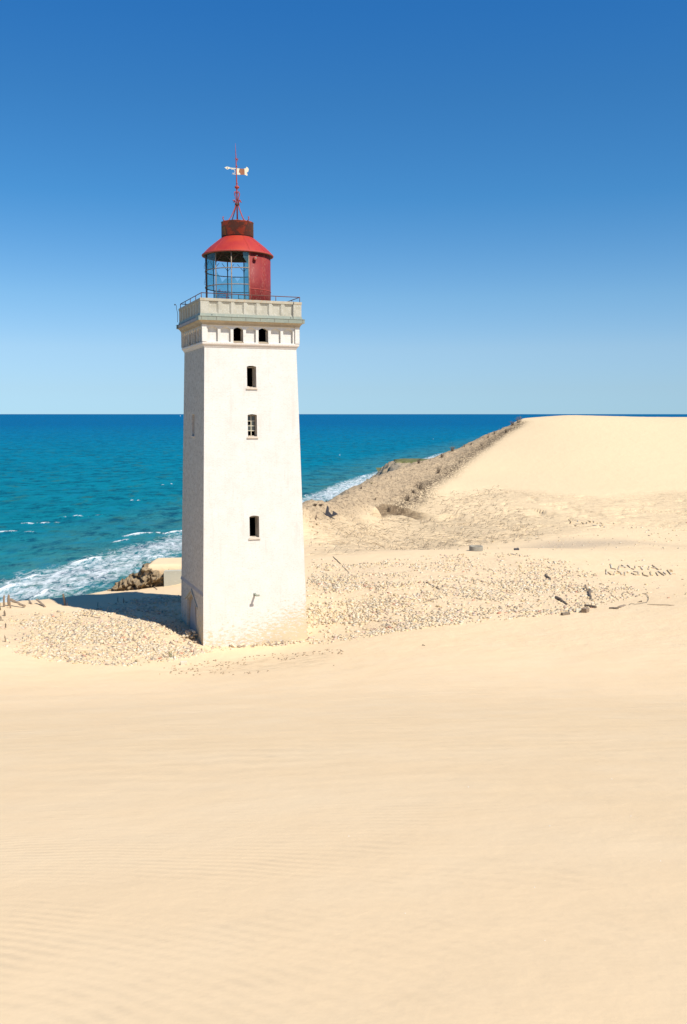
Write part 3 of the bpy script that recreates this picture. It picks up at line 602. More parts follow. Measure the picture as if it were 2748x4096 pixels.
# ------------------------------------------------------------------ lighthouse
SEAW = lambda n, c: 1.0 if n.x < -.7 else (.5 if n.y > .7 else 0.0)   # sea side: weathered, and painted darker for its shade
LX, LY, YAW = -6.067, 54.522, .37257
LH = empty('lighthouse', (LX, LY, 0), YAW)
tag(LH, 'tall square white lighthouse with a rusty red lantern room, standing in the sand', 'lighthouse')
def rotk(k, x, y):
    for _ in range(k): x, y = y, -x
    return x, y
def fmap(k, u, z, dep, wf):
    x, y = rotk(k, u, -(wf(z) - dep)); return (x, y, z)
def panel(mb, k, wf, zl, zh, ops=(), corner=True):
    """wall face with openings. opening: u0,u1,z0,z1,rise,depth,back,shape"""
    us = {('L'), ('R')}; cols = []
    ed = []
    for o in ops:
        n = 8 if o[4] > 0 else 1
        ed += [o[0] + (o[1] - o[0]) * i / n for i in range(n + 1)]
    ed = ['L'] + sorted(set(round(e, 5) for e in ed)) + ['R']
    def U(e, z): return -wf(z) if e == 'L' else wf(z) if e == 'R' else e
    def top(o, u):
        t = 2 * (u - (o[0] + o[1]) / 2) / (o[1] - o[0]); return o[3] - o[4] * (abs(t) if len(o) > 7 and o[7] == 'gable' else t * t)
    def q(e0, e1, a0, a1, b0, b1):
        if b0 - a0 < 1e-5 and b1 - a1 < 1e-5: return
        pts = [(e0, a0), (e1, a1), (e1, b1), (e0, b0)]
        mb.face([fmap(k, U(e, z), z, 0, wf) for e, z in pts], [(U(e, z), z) for e, z in pts])
    for e0, e1 in zip(ed[:-1], ed[1:]):
        cur = [o for o in ops if o[0] - 1e-4 <= e0 and e1 <= o[1] + 1e-4] if not (isinstance(e0, str) or isinstance(e1, str)) else []
        cur.sort(key=lambda o: o[2]); a0 = a1 = zl
        for o in cur:
            q(e0, e1, a0, a1, o[2], o[2]); a0, a1 = top(o, e0), top(o, e1)
        q(e0, e1, a0, a1, zh, zh)
    for o in ops:
        n = 8 if o[4] > 0 else 1; u0, u1, z0, z1, rise, dep, back = o[:7]
        def P(u, z, d): return fmap(k, u, z, d, wf)
        mb.face([P(u0, z0, 0), P(u1, z0, 0), P(u1, z0, dep), P(u0, z0, dep)], [(u0, z0), (u1, z0), (u1, z0 + dep), (u0, z0 + dep)])
        for u in (u0, u1):
            zt = top(o, u); mb.face([P(u, z0, 0), P(u, zt, 0), P(u, zt, dep), P(u, z0, dep)], [(u, z0), (u, zt), (u + dep, zt), (u + dep, z0)])
        for i in range(n):
            a = u0 + (u1 - u0) * i / n; b = u0 + (u1 - u0) * (i + 1) / n
            mb.face([P(a, top(o, a), 0), P(b, top(o, b), 0), P(b, top(o, b), dep), P(a, top(o, a), dep)], [(a, z1), (b, z1), (b, z1 + dep), (a, z1 + dep)])
            if back: mb.face([P(a, z0, dep), P(b, z0, dep), P(b, top(o, b), dep), P(a, top(o, a), dep)], [(a, z0), (b, z0), (b, top(o, b)), (a, top(o, a))])
def loft(mb, prof, wuv=1):
    """square moulding round the tower: profile of (halfwidth, z)"""
    for k in range(4):
        for (w0, z0), (w1, z1) in zip(prof[:-1], prof[1:]):
            pts = [(-w0, w0, z0), (w0, w0, z0), (w1, w1, z1), (-w1, w1, z1)]
            mb.face([(*rotk(k, u, -w), z) for u, w, z in pts], [(u, z + w * .3) for u, w, z in pts])
def side_strip(mb_, k, prof, t0, t1):
    for (w0, z0), (w1, z1) in zip(prof[:-1], prof[1:]):
        pts = [(t0 * w0, w0, z0), (t1 * w0, w0, z0), (t1 * w1, w1, z1), (t0 * w1, w1, z1)]
        mb_.face([(*rotk(k, u, -w), z) for u, w, z in pts], [(u, z) for u, w, z in pts])
wb = lambda z: 2.99 + (2.63 - 2.99) * (z - 2.9) / (16.55 - 2.9)
wp = lambda z: 3.05 - .058 * z / 2.86
W1 = (-.27, .265, 14.33, 15.53, .05, .5, False); W2 = (-.275, .262, 11.62, 12.86, .05, .5, False); W3 = (-.275, .285, 5.95, 7.19, .05, .5, False)
mb = MB()
panel(mb, 0, wb, 2.9, 16.55, [W1, W2, W3]); panel(mb, 1, wb, 2.9, 16.55, [(-.30, .30, 11.62, 12.86, .05, .5, False)])
panel(mb, 2, wb, 2.9, 16.55, []); panel(mb, 3, wb, 2.9, 16.55, [])
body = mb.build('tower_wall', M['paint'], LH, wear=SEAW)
mb = MB(); panel(mb, 0, wp, -1.6, 2.86); panel(mb, 2, wp, -1.6, 2.86); panel(mb, 3, wp, -1.6, 2.86)
panel(mb, 1, wp, -1.6, 2.86, [(-1.25, 1.25, -1.5, 2.50, .62, .13, False, 'gable')])
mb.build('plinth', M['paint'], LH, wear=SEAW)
mb = MB()
for k in (0, 2, 3): side_strip(mb, k, [(2.992, 2.86), (2.9905, 2.88), (2.9895, 2.90)], -1, 1)
mb.build('plinth_shoulder', M['paint'], LH)
mb = MB(); side_strip(mb, 1, [(2.9935, 2.80), (3.035, 2.805), (3.035, 2.865), (2.985, 3.02)], -1, 1); mb.build('plinth_ledge', M['render'], LH)
# bricked-up doorway on the shaded side with the scar of a lost porch gable
dr = MB()
def lf(u, z, d): x, y = rotk(1, u, -(wp(z) - d)); return (x, y, z)
dr.face([lf(-1.25, -1.5, .13), lf(1.25, -1.5, .13), lf(1.25, 1.88, .13), lf(0, 2.5, .13), lf(-1.25, 1.88, .13)])
door = dr.build('walled_up_doorway', M['scar'], LH)
d2 = MB()
pp = [(-.86, -1.5), (.84, -1.5), (.80, .6), (.66, 1.2), (.42, 1.9), (.05, 2.2), (-.42, 1.9), (-.74, 1.3), (-.86, .5)]
d2.face([lf(u, z, .085) for u, z in pp])
for (a, b) in zip(pp, pp[1:] + pp[:1]): d2.face([lf(*a, .085), lf(*b, .085), lf(*b, .13), lf(*a, .13)])
d2.build('cement_infill', M['render'], door)
for sgn in (-1, 1):
    g = MB()
    a = (0, 2.74); b = (sgn * 1.62, 1.93)
    for t0, t1 in ((.0, 1.0),):
        p = [(a[0], a[1]), (b[0], b[1]), (b[0], b[1] - .09), (a[0], a[1] - .11)]
        g.face([lf(u, z, -.07) for u, z in p])
        for i in range(4):
            c, d = p[i], p[(i + 1) % 4]; g.face([lf(*c, -.07), lf(*d, -.07), lf(*d, .0), lf(*c, .0)])
    g.build('gable_moulding', M['concrete'], door)
# hollow inside, unseen floor slabs added to block the light
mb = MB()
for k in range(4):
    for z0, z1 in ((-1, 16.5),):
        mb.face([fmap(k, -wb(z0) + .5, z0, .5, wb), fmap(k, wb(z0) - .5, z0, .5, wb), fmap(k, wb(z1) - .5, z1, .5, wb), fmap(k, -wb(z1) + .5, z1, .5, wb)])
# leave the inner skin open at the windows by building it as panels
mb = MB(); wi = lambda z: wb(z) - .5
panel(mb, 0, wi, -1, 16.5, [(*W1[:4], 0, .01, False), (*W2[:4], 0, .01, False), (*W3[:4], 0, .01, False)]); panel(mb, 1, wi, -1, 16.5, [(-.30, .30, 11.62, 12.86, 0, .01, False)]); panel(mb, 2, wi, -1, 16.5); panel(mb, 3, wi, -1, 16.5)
for z in (4.8, 10.2, 13.7, 16.5): mb.face([(-2.4, -2.4, z), (2.4, -2.4, z), (2.4, 2.4, z), (-2.4, 2.4, z)])  # slabs added to keep daylight from spreading inside
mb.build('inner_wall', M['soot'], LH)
# frieze with seven arched niches each side
mb = MB(); wr = lambda z: 2.70; NU = [(-2.47 + .715 * i, -2.47 + .715 * i + .575) for i in range(7)]
for k in range(4):
    ops = []
    for i, (a, b) in enumerate(NU):
        a2, b2 = (a, b) if k % 2 == 0 else (a, b)
        op = i in (2, 4)
        ops.append((a2 + .02, b2 + .0, 16.80, 17.60, .13, .30 if op else .13, False if op else True))
    panel(mb, k, wr, 16.72, 17.76, ops)
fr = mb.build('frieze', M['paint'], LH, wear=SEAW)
# corner pilasters, a little proud
for k in range(4):
    for sgn in (-1, 1):
        u0, u1 = (-2.785, -2.52) if sgn < 0 else (2.52, 2.785)
        mb = MB(); P_ = lambda u, z, d: fmap(k, u, z, -d, wr)
        z0, z1 = 16.79, 17.72; d = .075
        mb.face([P_(u0, z0, d), P_(u1, z0, d), P_(u1, z1, d), P_(u0, z1, d)], [(u0, z0), (u1, z0), (u1, z1), (u0, z1)])
        ui = u1 if sgn < 0 else u0
        mb.face([P_(ui, z0, 0), P_(ui, z0, d), P_(ui, z1, d), P_(ui, z1, 0)])
        mb.face([P_(u0, z0, d), P_(u1, z0, d), P_(u1, z0, 0), P_(u0, z0, 0)])
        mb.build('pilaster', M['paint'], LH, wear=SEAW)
mb = MB()
for k in range(4):
    for i in (2, 4):
        a, b = NU[i]; a += .02
        # inner wall behind the arched windows: an unlit room, its dark put into the colour
        pass
mb.lathe([(2.1, 16.75), (2.1, 17.75)], 0, 360, 24)
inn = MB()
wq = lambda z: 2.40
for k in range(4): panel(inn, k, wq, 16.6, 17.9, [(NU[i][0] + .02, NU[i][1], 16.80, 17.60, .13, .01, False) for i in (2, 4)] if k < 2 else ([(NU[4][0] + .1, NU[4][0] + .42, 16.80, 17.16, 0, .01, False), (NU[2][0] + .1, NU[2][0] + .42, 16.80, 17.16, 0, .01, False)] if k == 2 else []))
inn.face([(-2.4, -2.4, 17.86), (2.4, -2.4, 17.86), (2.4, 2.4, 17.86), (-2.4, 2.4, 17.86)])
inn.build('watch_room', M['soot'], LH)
M['chip'] = mat_rough('chipped_red_brick_course', (.74, .69, .61), (.68, .62, .54), (.44, .23, .17), 5, st=(2.2, 2.2, .6), bumpd=.02)
mb = MB(); loft(mb, [(2.632, 16.50), (2.665, 16.51), (2.665, 16.56), (2.685, 16.565), (2.705, 16.63), (2.75, 16.645), (2.765, 16.70), (2.765, 16.765), (2.702, 16.79)]); mb.build('string_course', M['chip'], LH)
mb = MB(); loft(mb, [(2.702, 17.70), (2.80, 17.702), (2.80, 17.755), (2.835, 17.765), (2.84, 17.80), (2.87, 17.845), (2.925, 17.885), (2.955, 17.895), (2.955, 17.905), (2.985, 17.91)]); mb.build('cornice', M['cornice'], LH)
# zinc gutter: complete at the front, mostly lost on the shaded side
g = MB()
loftp = [(2.985, 17.91), (3.01, 17.905), (3.01, 18.11), (3.03, 18.112), (3.03, 18.13), (2.93, 18.135)]
for k in (0, 2, 3): side_strip(g, k, loftp, -1, 1)
side_strip(g, 1, loftp, .76, 1); side_strip(g, 1, loftp, -1, -.9)
gut = g.build('gutter', M['zinc'], LH)
for i in range(8):
    u = -2.95 + .1 + i * .82
    if u < 2.9: sm_ = MB(); sm_.box(u - .006, u + .006, -3.018, -3.0, 17.93, 18.11); sm_.build('seam', M['iron'], gut)
g = MB(); side_strip(g, 1, [(2.955, 17.925), (2.965, 18.08), (2.93, 18.135)], -.93, .78); g.build('bare_gutter_bed', M['render'], LH)
fl = MB(); loft(fl, [(2.94, 18.14), (2.905, 18.16), (2.885, 18.275), (2.868, 18.285)]); fl.build('flashing', M['zinc'], LH)
for u in (-2.25, 2.22):
    ho = MB()
    ho.tube([(u, -2.86, 18.195), (u, -2.905, 18.19)], .035, 10)
    ho.build('drain_hole', M['cable'], LH)
# parapet with recessed panels
wpar = lambda z: 2.865
mb = MB()
for k in range(4): panel(mb, k, wpar, 18.28, 18.95, [(-2.41 + .713 * i, -1.89 + .713 * i, 18.30, 18.925, 0, .04, False) for i in range(7)])
for k in range(4):
    for i in range(7):
        a = -2.41 + .713 * i; b = a + .52
        wz = lambda z: 2.825
        m2 = MB()
        # frame ring then deeper middle
        fr_ = [(a, b, 18.30, 18.925), (a + .055, b - .055, 18.365, 18.855)]
        (a0, b0, c0, d0), (a1, b1, c1, d1) = fr_
        P_ = lambda u, z, d: fmap(k, u, z, d, wz)
        O = [(a0, c0), (b0, c0), (b0, d0), (a0, d0)]; I = [(a1, c1), (b1, c1), (b1, d1), (a1, d1)]
        for j in range(4):
            j2 = (j + 1) % 4
            mb.face([P_(*O[j], 0), P_(*O[j2], 0), P_(*I[j2], 0), P_(*I[j], 0)], [O[j], O[j2], I[j2], I[j]])
            mb.face([P_(*I[j], 0), P_(*I[j2], 0), P_(*I[j2], .03), P_(*I[j], .03)], [I[j], I[j2], I[j2], I[j]])
        mb.face([P_(*p, .03) for p in I], I)
par = mb.build('parapet', M['concrete'], LH)
mb = MB(); loft(mb, [(2.866, 18.945), (2.885, 18.95), (2.885, 19.08), (2.878, 19.09), (2.60, 19.09), (2.60, 18.25)])
mb.face([(-2.7, -2.7, 18.26), (2.7, -2.7, 18.26), (2.7, 2.7, 18.26), (-2.7, 2.7, 18.26)])
M['cope'] = mat_rough('stained_coping', (.47, .43, .33), (.39, .35, .26), (.50, .28, .12), 1.6, bumpd=.01)
mb.build('coping', M['cope'], LH)
dp = MB(); dp.tube([(2.36, -2.90, 18.16), (2.36, -2.885, 18.3), (2.36, -2.885, 18.9), (2.40, -2.9, 19.0), (2.40, -2.86, 19.11)], .018, 6); dp.build('lightning_rod_cable', M['cable'], LH)
# railing
rl = MB(); wrl = 2.79; zr = 19.36
for k in range(4):
    p = [(*rotk(k, u, -wrl), zr) for u in (-wrl, wrl)]; rl.tube(p, .022, 8)
rail = rl.build('railing', M['rail'], LH)
for k in range(4):
    for i in range(4):
        u = -wrl + i * (2 * wrl / 4); p = MB(); x, y = rotk(k, u, -wrl); p.tube([(x, y, 19.085), (x, y, zr)], .02, 8); p.build('railing_post', M['rail'], rail)
# stray cable at the far left corner
cb = MB(); x0, y0 = -2.93, 2.93
cb.tube([(x0 - .02, y0, 18.3), (x0, y0 + .02, 18.75), (x0 - .02, y0 + .04, 18.95), (x0 - .05, y0 + .06, 19.08), (x0 - .06, y0 + .06, 19.26), (x0 - .08, y0 + .08, 19.33), (x0 - .12, y0 + .1, 19.34)], .014, 6)
cb.tube([(x0 - .11, y0 + .1, 19.34), (x0 - .17, y0 + .12, 19.34)], [.05, .035], 8); cb.build('loose_cable', M['cable'], LH)
# tower windows
for (u0, u1, z0, z1, kind_) in ((W1[0], W1[1], W1[2], W1[3], 'open'), (W2[0], W2[1], W2[2], W2[3], 'glazed'), (W3[0], W3[1], W3[2], W3[3], 'open')):
    fm = MB(); e = .002
    def wm(x0, x1, d0, d1, a, b, m_=None):
        (m_ or fm).box(x0, x1, d0, d1, a, b, lambda x, y, z: (x, -(wb(z)) + y, z))
    wm(u0 + e, u0 + .05, .24, .34, z0 + e, z1 - .06); wm(u1 - .05, u1 - e, .24, .34, z0 + e, z1 - .06); wm(u0 + .05, u1 - .05, .245, .335, z1 - .11, z1 - .06); wm(u0 + .05, u1 - .05, .245, .335, z0 + e, z0 + .05)
    win = fm.build('window', M['frame'], LH)
    if kind_ == 'glazed':
        bm_ = MB(); wm(-.025, .005, .27, .30, z0 + .05, z1 - .11, bm_)
        for i in (1, 2, 3): zz = z0 + .05 + (z1 - z0 - .16) * i / 4; wm(u0 + .05, -.025, .272, .298, zz - .014, zz + .014, bm_); wm(.005, u1 - .05, .272, .298, zz - .014, zz + .014, bm_)
        bm_.build('glazing_bar', M['vane'], win)
        hh = (z1 - z0 - .16) / 4
        for i in range(4):
            for (a, b) in ((u0 + .05, -.025), (.005, u1 - .05)):
                if i == 0 : continue
                if i == 2 and a < -.1:
                    # broken pane: jagged remnant
                    q = MB(); zb = z0 + .05 + hh * i + .014
                    q.face([(a, -wb(zb) + .286, zb), (b, -wb(zb) + .286, zb), (b, -wb(zb) + .286, zb + .10), ((a + b) / 2, -wb(zb) + .286, zb + .04), (a, -wb(zb) + .286, zb + .09)]); q.build('pane', M['pane'], win); continue
                q = MB(); zb = z0 + .05 + hh * i + .014; zt = zb + hh - .028
                q.face([(a, -wb(zb) + .286, zb), (b, -wb(zb) + .286, zb), (b, -wb(zt) + .286, zt), (a, -wb(zt) + .286, zt)]); q.build('pane', M['pane'], win)
    else:
        # casement swung inwards along the right jamb
        cs = MB(); wm(u1 - .10, u1 - .055, .34, .48, z0 + .06, z1 - .12, cs); cs.build('casement', M['frame'], win)
    sl = MB(); wm(u0 - .06, u1 + .06, -.07, -.002, z0 - .09, z0 - .035, sl); wm(u0 + e, u1 - e, -.075, .24, z0 - .033, z0 + .006, sl); sl.build('sill', M['sill'], win)
    if kind_ == 'open':
        b_ = MB(); wm(u0 + .03, u0 + .14, .10, .2, z0 + .008, z0 + .07, b_); wm(u0 + .05, u0 + .2, .2, .24, z0 + .008, z0 + .05, b_); b_.build('brick_fragment', M['sill'], win)
fm = MB()
for u in (-.30, .26):
    fm.box(u, u + .04, .25, .32, 11.62, 12.8, lambda x, y, z: (*rotk(1, x, -wb(z) + y), z))
fm.box(-.26, .26, .26, .30, 12.18, 12.22, lambda x, y, z: (*rotk(1, x, -wb(z) + y), z))
win = fm.build('window', M['frame'], LH)
sl = MB(); sl.box(-.35, .35, -.06, .24, 11.55, 11.61, lambda x, y, z: (*rotk(1, x, -wb(z) + y), z)); sl.build('sill', M['sill'], win)
for k in (0, 1):
    for i in (2, 4):
        a, b = NU[i]; a += .02
        s_ = MB(); s_.box(a - .01, b + .01, -.035, .2, 16.755, 16.81, lambda x, y, z: (*rotk(k, x, -2.74 + y), z)); s_.box(a + .002, b - .002, .12, .3, 16.812, 16.86, lambda x, y, z: (*rotk(k, x, -2.74 + y), z)); s_.build('arched_window_sill', M['cornice'], LH)
        f_ = MB(); f_.box(b - .07, b - .003, .26, .33, 16.86, 17.46, lambda x, y, z: (*rotk(k, x, -2.74 + y), z)); f_.build('arched_window_frame', M['frame'], LH)
# wall bracket
br = MB(); br.box(-.12, .02, -.02, .002, 2.66, 2.80, lambda x, y, z: (x, -2.996 + y, z)); br.box(-.09, .03, -.44, -.022, 2.735, 2.76, lambda x, y, z: (x, -2.996 + y, z))
br.box(-.12, .10, -.49, -.44, 2.70, 2.80, lambda x, y, z: (x, -2.996 + y, z)); br.tube([(-.03, -3.07, 2.70), (-.02, -3.47, 2.73)], .03, 8); br.build('wall_bracket', M['zinc'], LH)

# lantern room
OFF = -15.0; RL = 1.87; zD = 18.27; ZG = 21.80
mb = MB(); mb.lathe([(RL, zD), (RL, ZG + .02), (RL - .03, ZG + .02), (RL - .03, zD)], 19.5 + OFF, 138.5 + OFF, 60, closed_prof=True)
for a in (19.5 + OFF, 138.5 + OFF):
    s_, c_ = math.sin(R(a)), -math.cos(R(a)); mb.face([(RL * s_, RL * c_, zD), (RL * s_, RL * c_, ZG), ((RL - .03) * s_, (RL - .03) * c_, ZG), ((RL - .03) * s_, (RL - .03) * c_, zD)])
wall_ = mb.build('lantern_wall', M['redworn'], LH)
sm_ = MB()
for a in (20.6 + OFF, 51 + OFF, 81 + OFF, 111 + OFF): sm_.lathe([(RL + .012, zD), (RL + .012, ZG)], a, a + .9, 1, sm=False); sm_.lathe([(RL + .001, zD), (RL + .012, zD)], a, a + .9, 1)
sm_.lathe([(RL, 19.82), (RL + .02, 19.83), (RL + .02, 19.86), (RL, 19.87)], 20 + OFF, 138 + OFF, 48)
sm_.build('sheet_seam', M['iron_red'], wall_)
lp = MB(); a = R(29.5 + OFF); ux, uy = math.sin(a), -math.cos(a); lp.tube([(RL * ux, RL * uy, 21.5), ((RL + .05) * ux, (RL + .05) * uy, 21.5), ((RL + .14) * ux, (RL + .14) * uy, 21.5), ((RL + .15) * ux, (RL + .15) * uy, 21.5)], [.09, .11, .11, .085], 18)
lamp = lp.build('round_vent', M['iron_red'], wall_)
lp = MB(); lp.tube([((RL + .151) * ux, (RL + .151) * uy, 21.5), ((RL + .17) * ux, (RL + .17) * uy, 21.5)], [.045, .03], 10); lp.build('vent_cap', M['zinc'], wall_) 
lp = MB(); lp.tube([((RL + .08) * ux, (RL + .08) * uy, 21.58), ((RL + .1) * ux + .08, (RL + .1) * uy, 21.64), ((RL + .1) * ux + .14, (RL + .1) * uy, 21.66)], .010, 5); lp.build('vent_wire', M['zinc'], wall_)
# glazing frame
MA = [a + OFF for a in (19.0, -11, -41, -71.5, -101, -131, -161, -191, -220.5)]
BZ = [20.06, 20.96]
frm = MB()
for z in BZ: frm.lathe([(RL + .02, z - .022), (RL + .02, z + .022), (RL - .03, z + .022), (RL - .03, z - .022)], -221 + OFF, 19.5 + OFF, 84, closed_prof=True)
frm.lathe([(RL + .02, zD), (RL + .02, zD + .06), (RL - .05, zD + .06), (RL - .05, zD)], -221 + OFF, 19.5 + OFF, 84, closed_prof=True)
frame_ = frm.build('glazing_frame', M['bar'], LH)
for i, a in enumerate(MA):
    m_ = MB(); ux, uy = math.sin(R(a)), -math.cos(R(a)); r_ = .05 if i in (3,) else .03
    m_.tube([(RL * ux, RL * uy, zD), (RL * ux, RL * uy, ZG)], r_, 8, flat=1.0)
    m_.build('mullion', M['bar'] if i < 3 else M['iron'], frame_)
    if i > 3 or i in (1, 2):
        for da in (-12, 12):   # branching braces under the eaves
            b2 = MB(); vx, vy = math.sin(R(a + da)), -math.cos(R(a + da)); b2.tube([(RL * ux * .99, RL * uy * .99, 21.28), (RL * vx * .97, RL * vy * .97, 21.70)], .014, 6); b2.build('brace', M['iron'], frame_)
for i, (a) in enumerate(MA[3:6]):
    for z in (20.3, 21.2):
        h_ = MB(); ux, uy = math.sin(R(a)), -math.cos(R(a)); h_.tube([((RL + .03) * ux, (RL + .03) * uy, z), ((RL + .10) * ux, (RL + .10) * uy, z), ((RL + .10) * ux, (RL + .10) * uy, z + .15), ((RL + .03) * ux, (RL + .03) * uy, z + .15)], .009, 5); h_.build('grab_handle', M['iron'], frame_)
def pane_(a0, a1, lo, hi, n=12):
    """curved glass with free-form lower and upper edge; lo/hi are lists of z along the width"""
    m_ = MB(); pl = []
    for k in range(n + 1):
        t = k / n; a = R(a0 + (a1 - a0) * t + OFF); z0 = float(np.interp(t, np.linspace(0, 1, len(lo)), lo)); z1 = float(np.interp(t, np.linspace(0, 1, len(hi)), hi))
        pl.append(((RL - .004) * math.sin(a), -(RL - .004) * math.cos(a), z0, z1))
    for p, q in zip(pl[:-1], pl[1:]):
        if max(p[3] - p[2], q[3] - q[2]) > .004: m_.face([(p[0], p[1], p[2]), (q[0], q[1], q[2]), (q[0], q[1], q[3]), (p[0], p[1], p[3])], sm=True)
    return m_.build('pane', M['glass'], frame_)
z0, z1, z2, z3 = zD + .05, BZ[0], BZ[1], ZG
pane_(-41, -11, [z0], [z1]); pane_(-11, 19, [z0], [z1]); pane_(-71.5, -41, [z2], [z3]); pane_(-101, -71.5, [z2], [z3])
pane_(-41, -11, [z1], [z2, z2 - .3, z1 + .45, z1 + .1, z1 + .25, z1 + .34, z1 + .3, z1 + .33]); pane_(-11, 19, [z1], [z1 + .33, z1 + .35, z1 + .12, z1 + .34, z1 + .42, z2, z2], 18)
pane_(10, 19, [z2], [z2 + .02, z2 + .3, z2 + .6]); pane_(-131, -101, [z1], [z2]); pane_(-131, -101, [z2], [z3]); pane_(9, 19, [z3 - .25, z3 - .5, z3 - .7], [z3]); pane_(-161, -131, [z0], [z1]); pane_(-221, -191, [z0], [z3])
pane_(-101, -71.5, [z1 + .45, z1 + .5], [z2])
# scribbles in purple marker on the lower left pane
gr = MB()
def on_glass(a, z):
    a += OFF
    return ((RL + .004) * math.sin(R(a)), -(RL + .004) * math.cos(R(a)), z)
def scrib(pts, r=.009): gr.tube([on_glass(a, z) for a, z in pts], r, 4)
hc = [(-33.5 + 1.7 * (16 * math.sin(t) ** 3) / 16, 19.72 + .07 * (13 * math.cos(t) - 5 * math.cos(2 * t) - 2 * math.cos(3 * t) - math.cos(4 * t)) / 16) for t in np.linspace(0, 6.28, 14)]
scrib(hc, .016)
random.seed(3)
for row, (aa, bb) in enumerate(((-31, -16), (-38, -13), (-39, -14), (-38, -15), (-38, -12))):
    z = 19.66 - row * .115; a = aa
    while a < bb:
        w_ = random.uniform(.8, 2.4); scrib([(a, z + random.uniform(-.02, .03)), (a + w_ * .3, z + random.uniform(.0, .05)), (a + w_ * .6, z - random.uniform(0, .04)), (a + w_, z + random.uniform(-.01, .03))]); a += w_ + random.uniform(.3, 1.2)
gr.build('scribbled_writing', M['ink'], frame_)
# inside fittings: low rail and lens stand remains
fi = MB()
for (p, q) in (((.10, .3, 18.3), (.10, .3, 19.75)), ((.10, .3, 19.75), (.95, .5, 19.75)), ((.10, .3, 19.5), (.95, .5, 19.5)), ((.52, .4, 18.3), (.52, .4, 19.75)), ((.95, .5, 18.3), (.95, .5, 19.75))): fi.tube([p, q], .022, 6)
fi.tube([(.35, .2, 18.3), (.35, .2, 19.05), (.35, .2, 19.25)], [.16, .14, .03], 10); fi.build('lens_stand', M['iron'], LH)
# roof
RR = 2.03
mb = MB(); mb.lathe([(.86, 22.90), (1.2, 22.63), (1.6, 22.31), (1.82, 22.11), (1.93, 21.99), (2.0, 21.915)], 0, 360, 72); roof = mb.build('lantern_roof', M['red'], LH)
for i in range(12):
    a = R(30 * i + 4); b_ = MB(); b_.tube([(r_ * math.sin(a), -r_ * math.cos(a), z_ + .004) for r_, z_ in ((.88, 22.885), (1.2, 22.63), (1.6, 22.31), (1.82, 22.11), (1.93, 21.99), (2.0, 21.915))], .009, 4); b_.build('roof_seam', M['red'], roof)
mb = MB(); mb.lathe([(2.0, 21.915), (2.04, 21.90), (2.055, 21.87), (2.04, 21.835), (2.0, 21.825), (1.97, 21.85)], 0, 360, 72); mb.build('roof_rim', M['iron_red'], roof)
mb = MB(); mb.lathe([(1.97, 21.85), (1.90, 21.83), (1.84, 21.82), (1.83, 21.9), (1.4, 22.26), (.82, 22.72), (0.0, 22.76)], 0, 360, 48); mb.build('roof_lining', M['roofin'], roof)
for i in range(12):
    a = R(30 * i + 19 + OFF); b_ = MB(); b_.tube([(1.78 * math.sin(a), -1.78 * math.cos(a), 21.80), (.6 * math.sin(a), -.6 * math.cos(a), 21.95), (.1 * math.sin(a), -.1 * math.cos(a), 22.0)], .014, 5); b_.build('tie_rod', M['iron'], roof)
mb = MB(); mb.lathe([(.88, 22.84), (.88, 23.05)], 0, 360, 48); mb.build('vent_throat', M['soot'], roof)
mb = MB(); mb.lathe([(.90, 22.93), (.915, 22.935), (.915, 23.70), (.93, 23.705), (.93, 23.73), (.88, 23.73), (.88, 22.93)], 0, 360, 60, closed_prof=True); mb.build('vent_drum', M['drum'], roof)
mb = MB(); mb.lathe([(.87, 23.66), (.5, 23.74), (.22, 23.86), (.05, 23.93), (0, 23.93)], 0, 360, 32); mb.build('drum_lid', M['iron_red'], roof)
# ornamental finial
fin_ = MB(); fin_.tube([(0, 0, 23.8), (-.005, 0, 25.0), (-.02, 0, 26.3), (-.035, 0, 27.26), (-.05, 0, 27.7), (-.06, 0, 28.12)], [.045, .042, .034, .026, .016, .004], 8)
fin_.lathe([(0, 25.60), (.08, 25.63), (.135, 25.69), (.14, 25.71), (.135, 25.73), (.07, 25.79), (0, 25.81)], 0, 360, 20)
for z, r_ in ((25.92, .05), (27.25, .045), (25.42, .06), (26.86, .045)): fin_.lathe([(0, z - .05), (r_, z - .02), (r_, z + .02), (0, z + .05)], 0, 360, 12)
finial = fin_.build('finial', M['iron_red'], LH)
for k in range(4):
    a = R(45 + 90 * k) - YAW; ca, sa = math.cos(a), math.sin(a)
    def arm(prof, r_, nm):
        m_ = MB(); m_.tube([(r * ca, r * sa, z) for r, z in prof], r_, 6); m_.build(nm, M['iron_red'], finial)
    arm([(.80, 23.72), (.62, 23.80), (.45, 24.0), (.30, 24.27), (.18, 24.5), (.105, 24.72), (.10, 24.82), (.14, 24.93), (.21, 24.975), (.28, 24.94), (.30, 24.90)], .028, 'scroll_leg')
    arm([(.05, 24.95), (.10, 25.06), (.17, 25.22), (.20, 25.36), (.17, 25.44), (.11, 25.46), (.07, 25.40), (.09, 25.37)], .016, 'heart_scroll')
    arm([(.04, 27.12), (.06, 27.22), (.10, 27.29), (.13, 27.27)], .010, 'small_scroll')
    arm([(.84, 23.70), (.98, 23.74), (1.04, 23.84), (1.02, 23.93), (.97, 23.91)], .028, 'rim_hook')
mb = MB(); mb.lathe([(.10, 24.68), (.135, 24.70), (.135, 24.80), (.10, 24.82)], 0, 360, 12); mb.build('clamp_ring', M['iron'], finial)
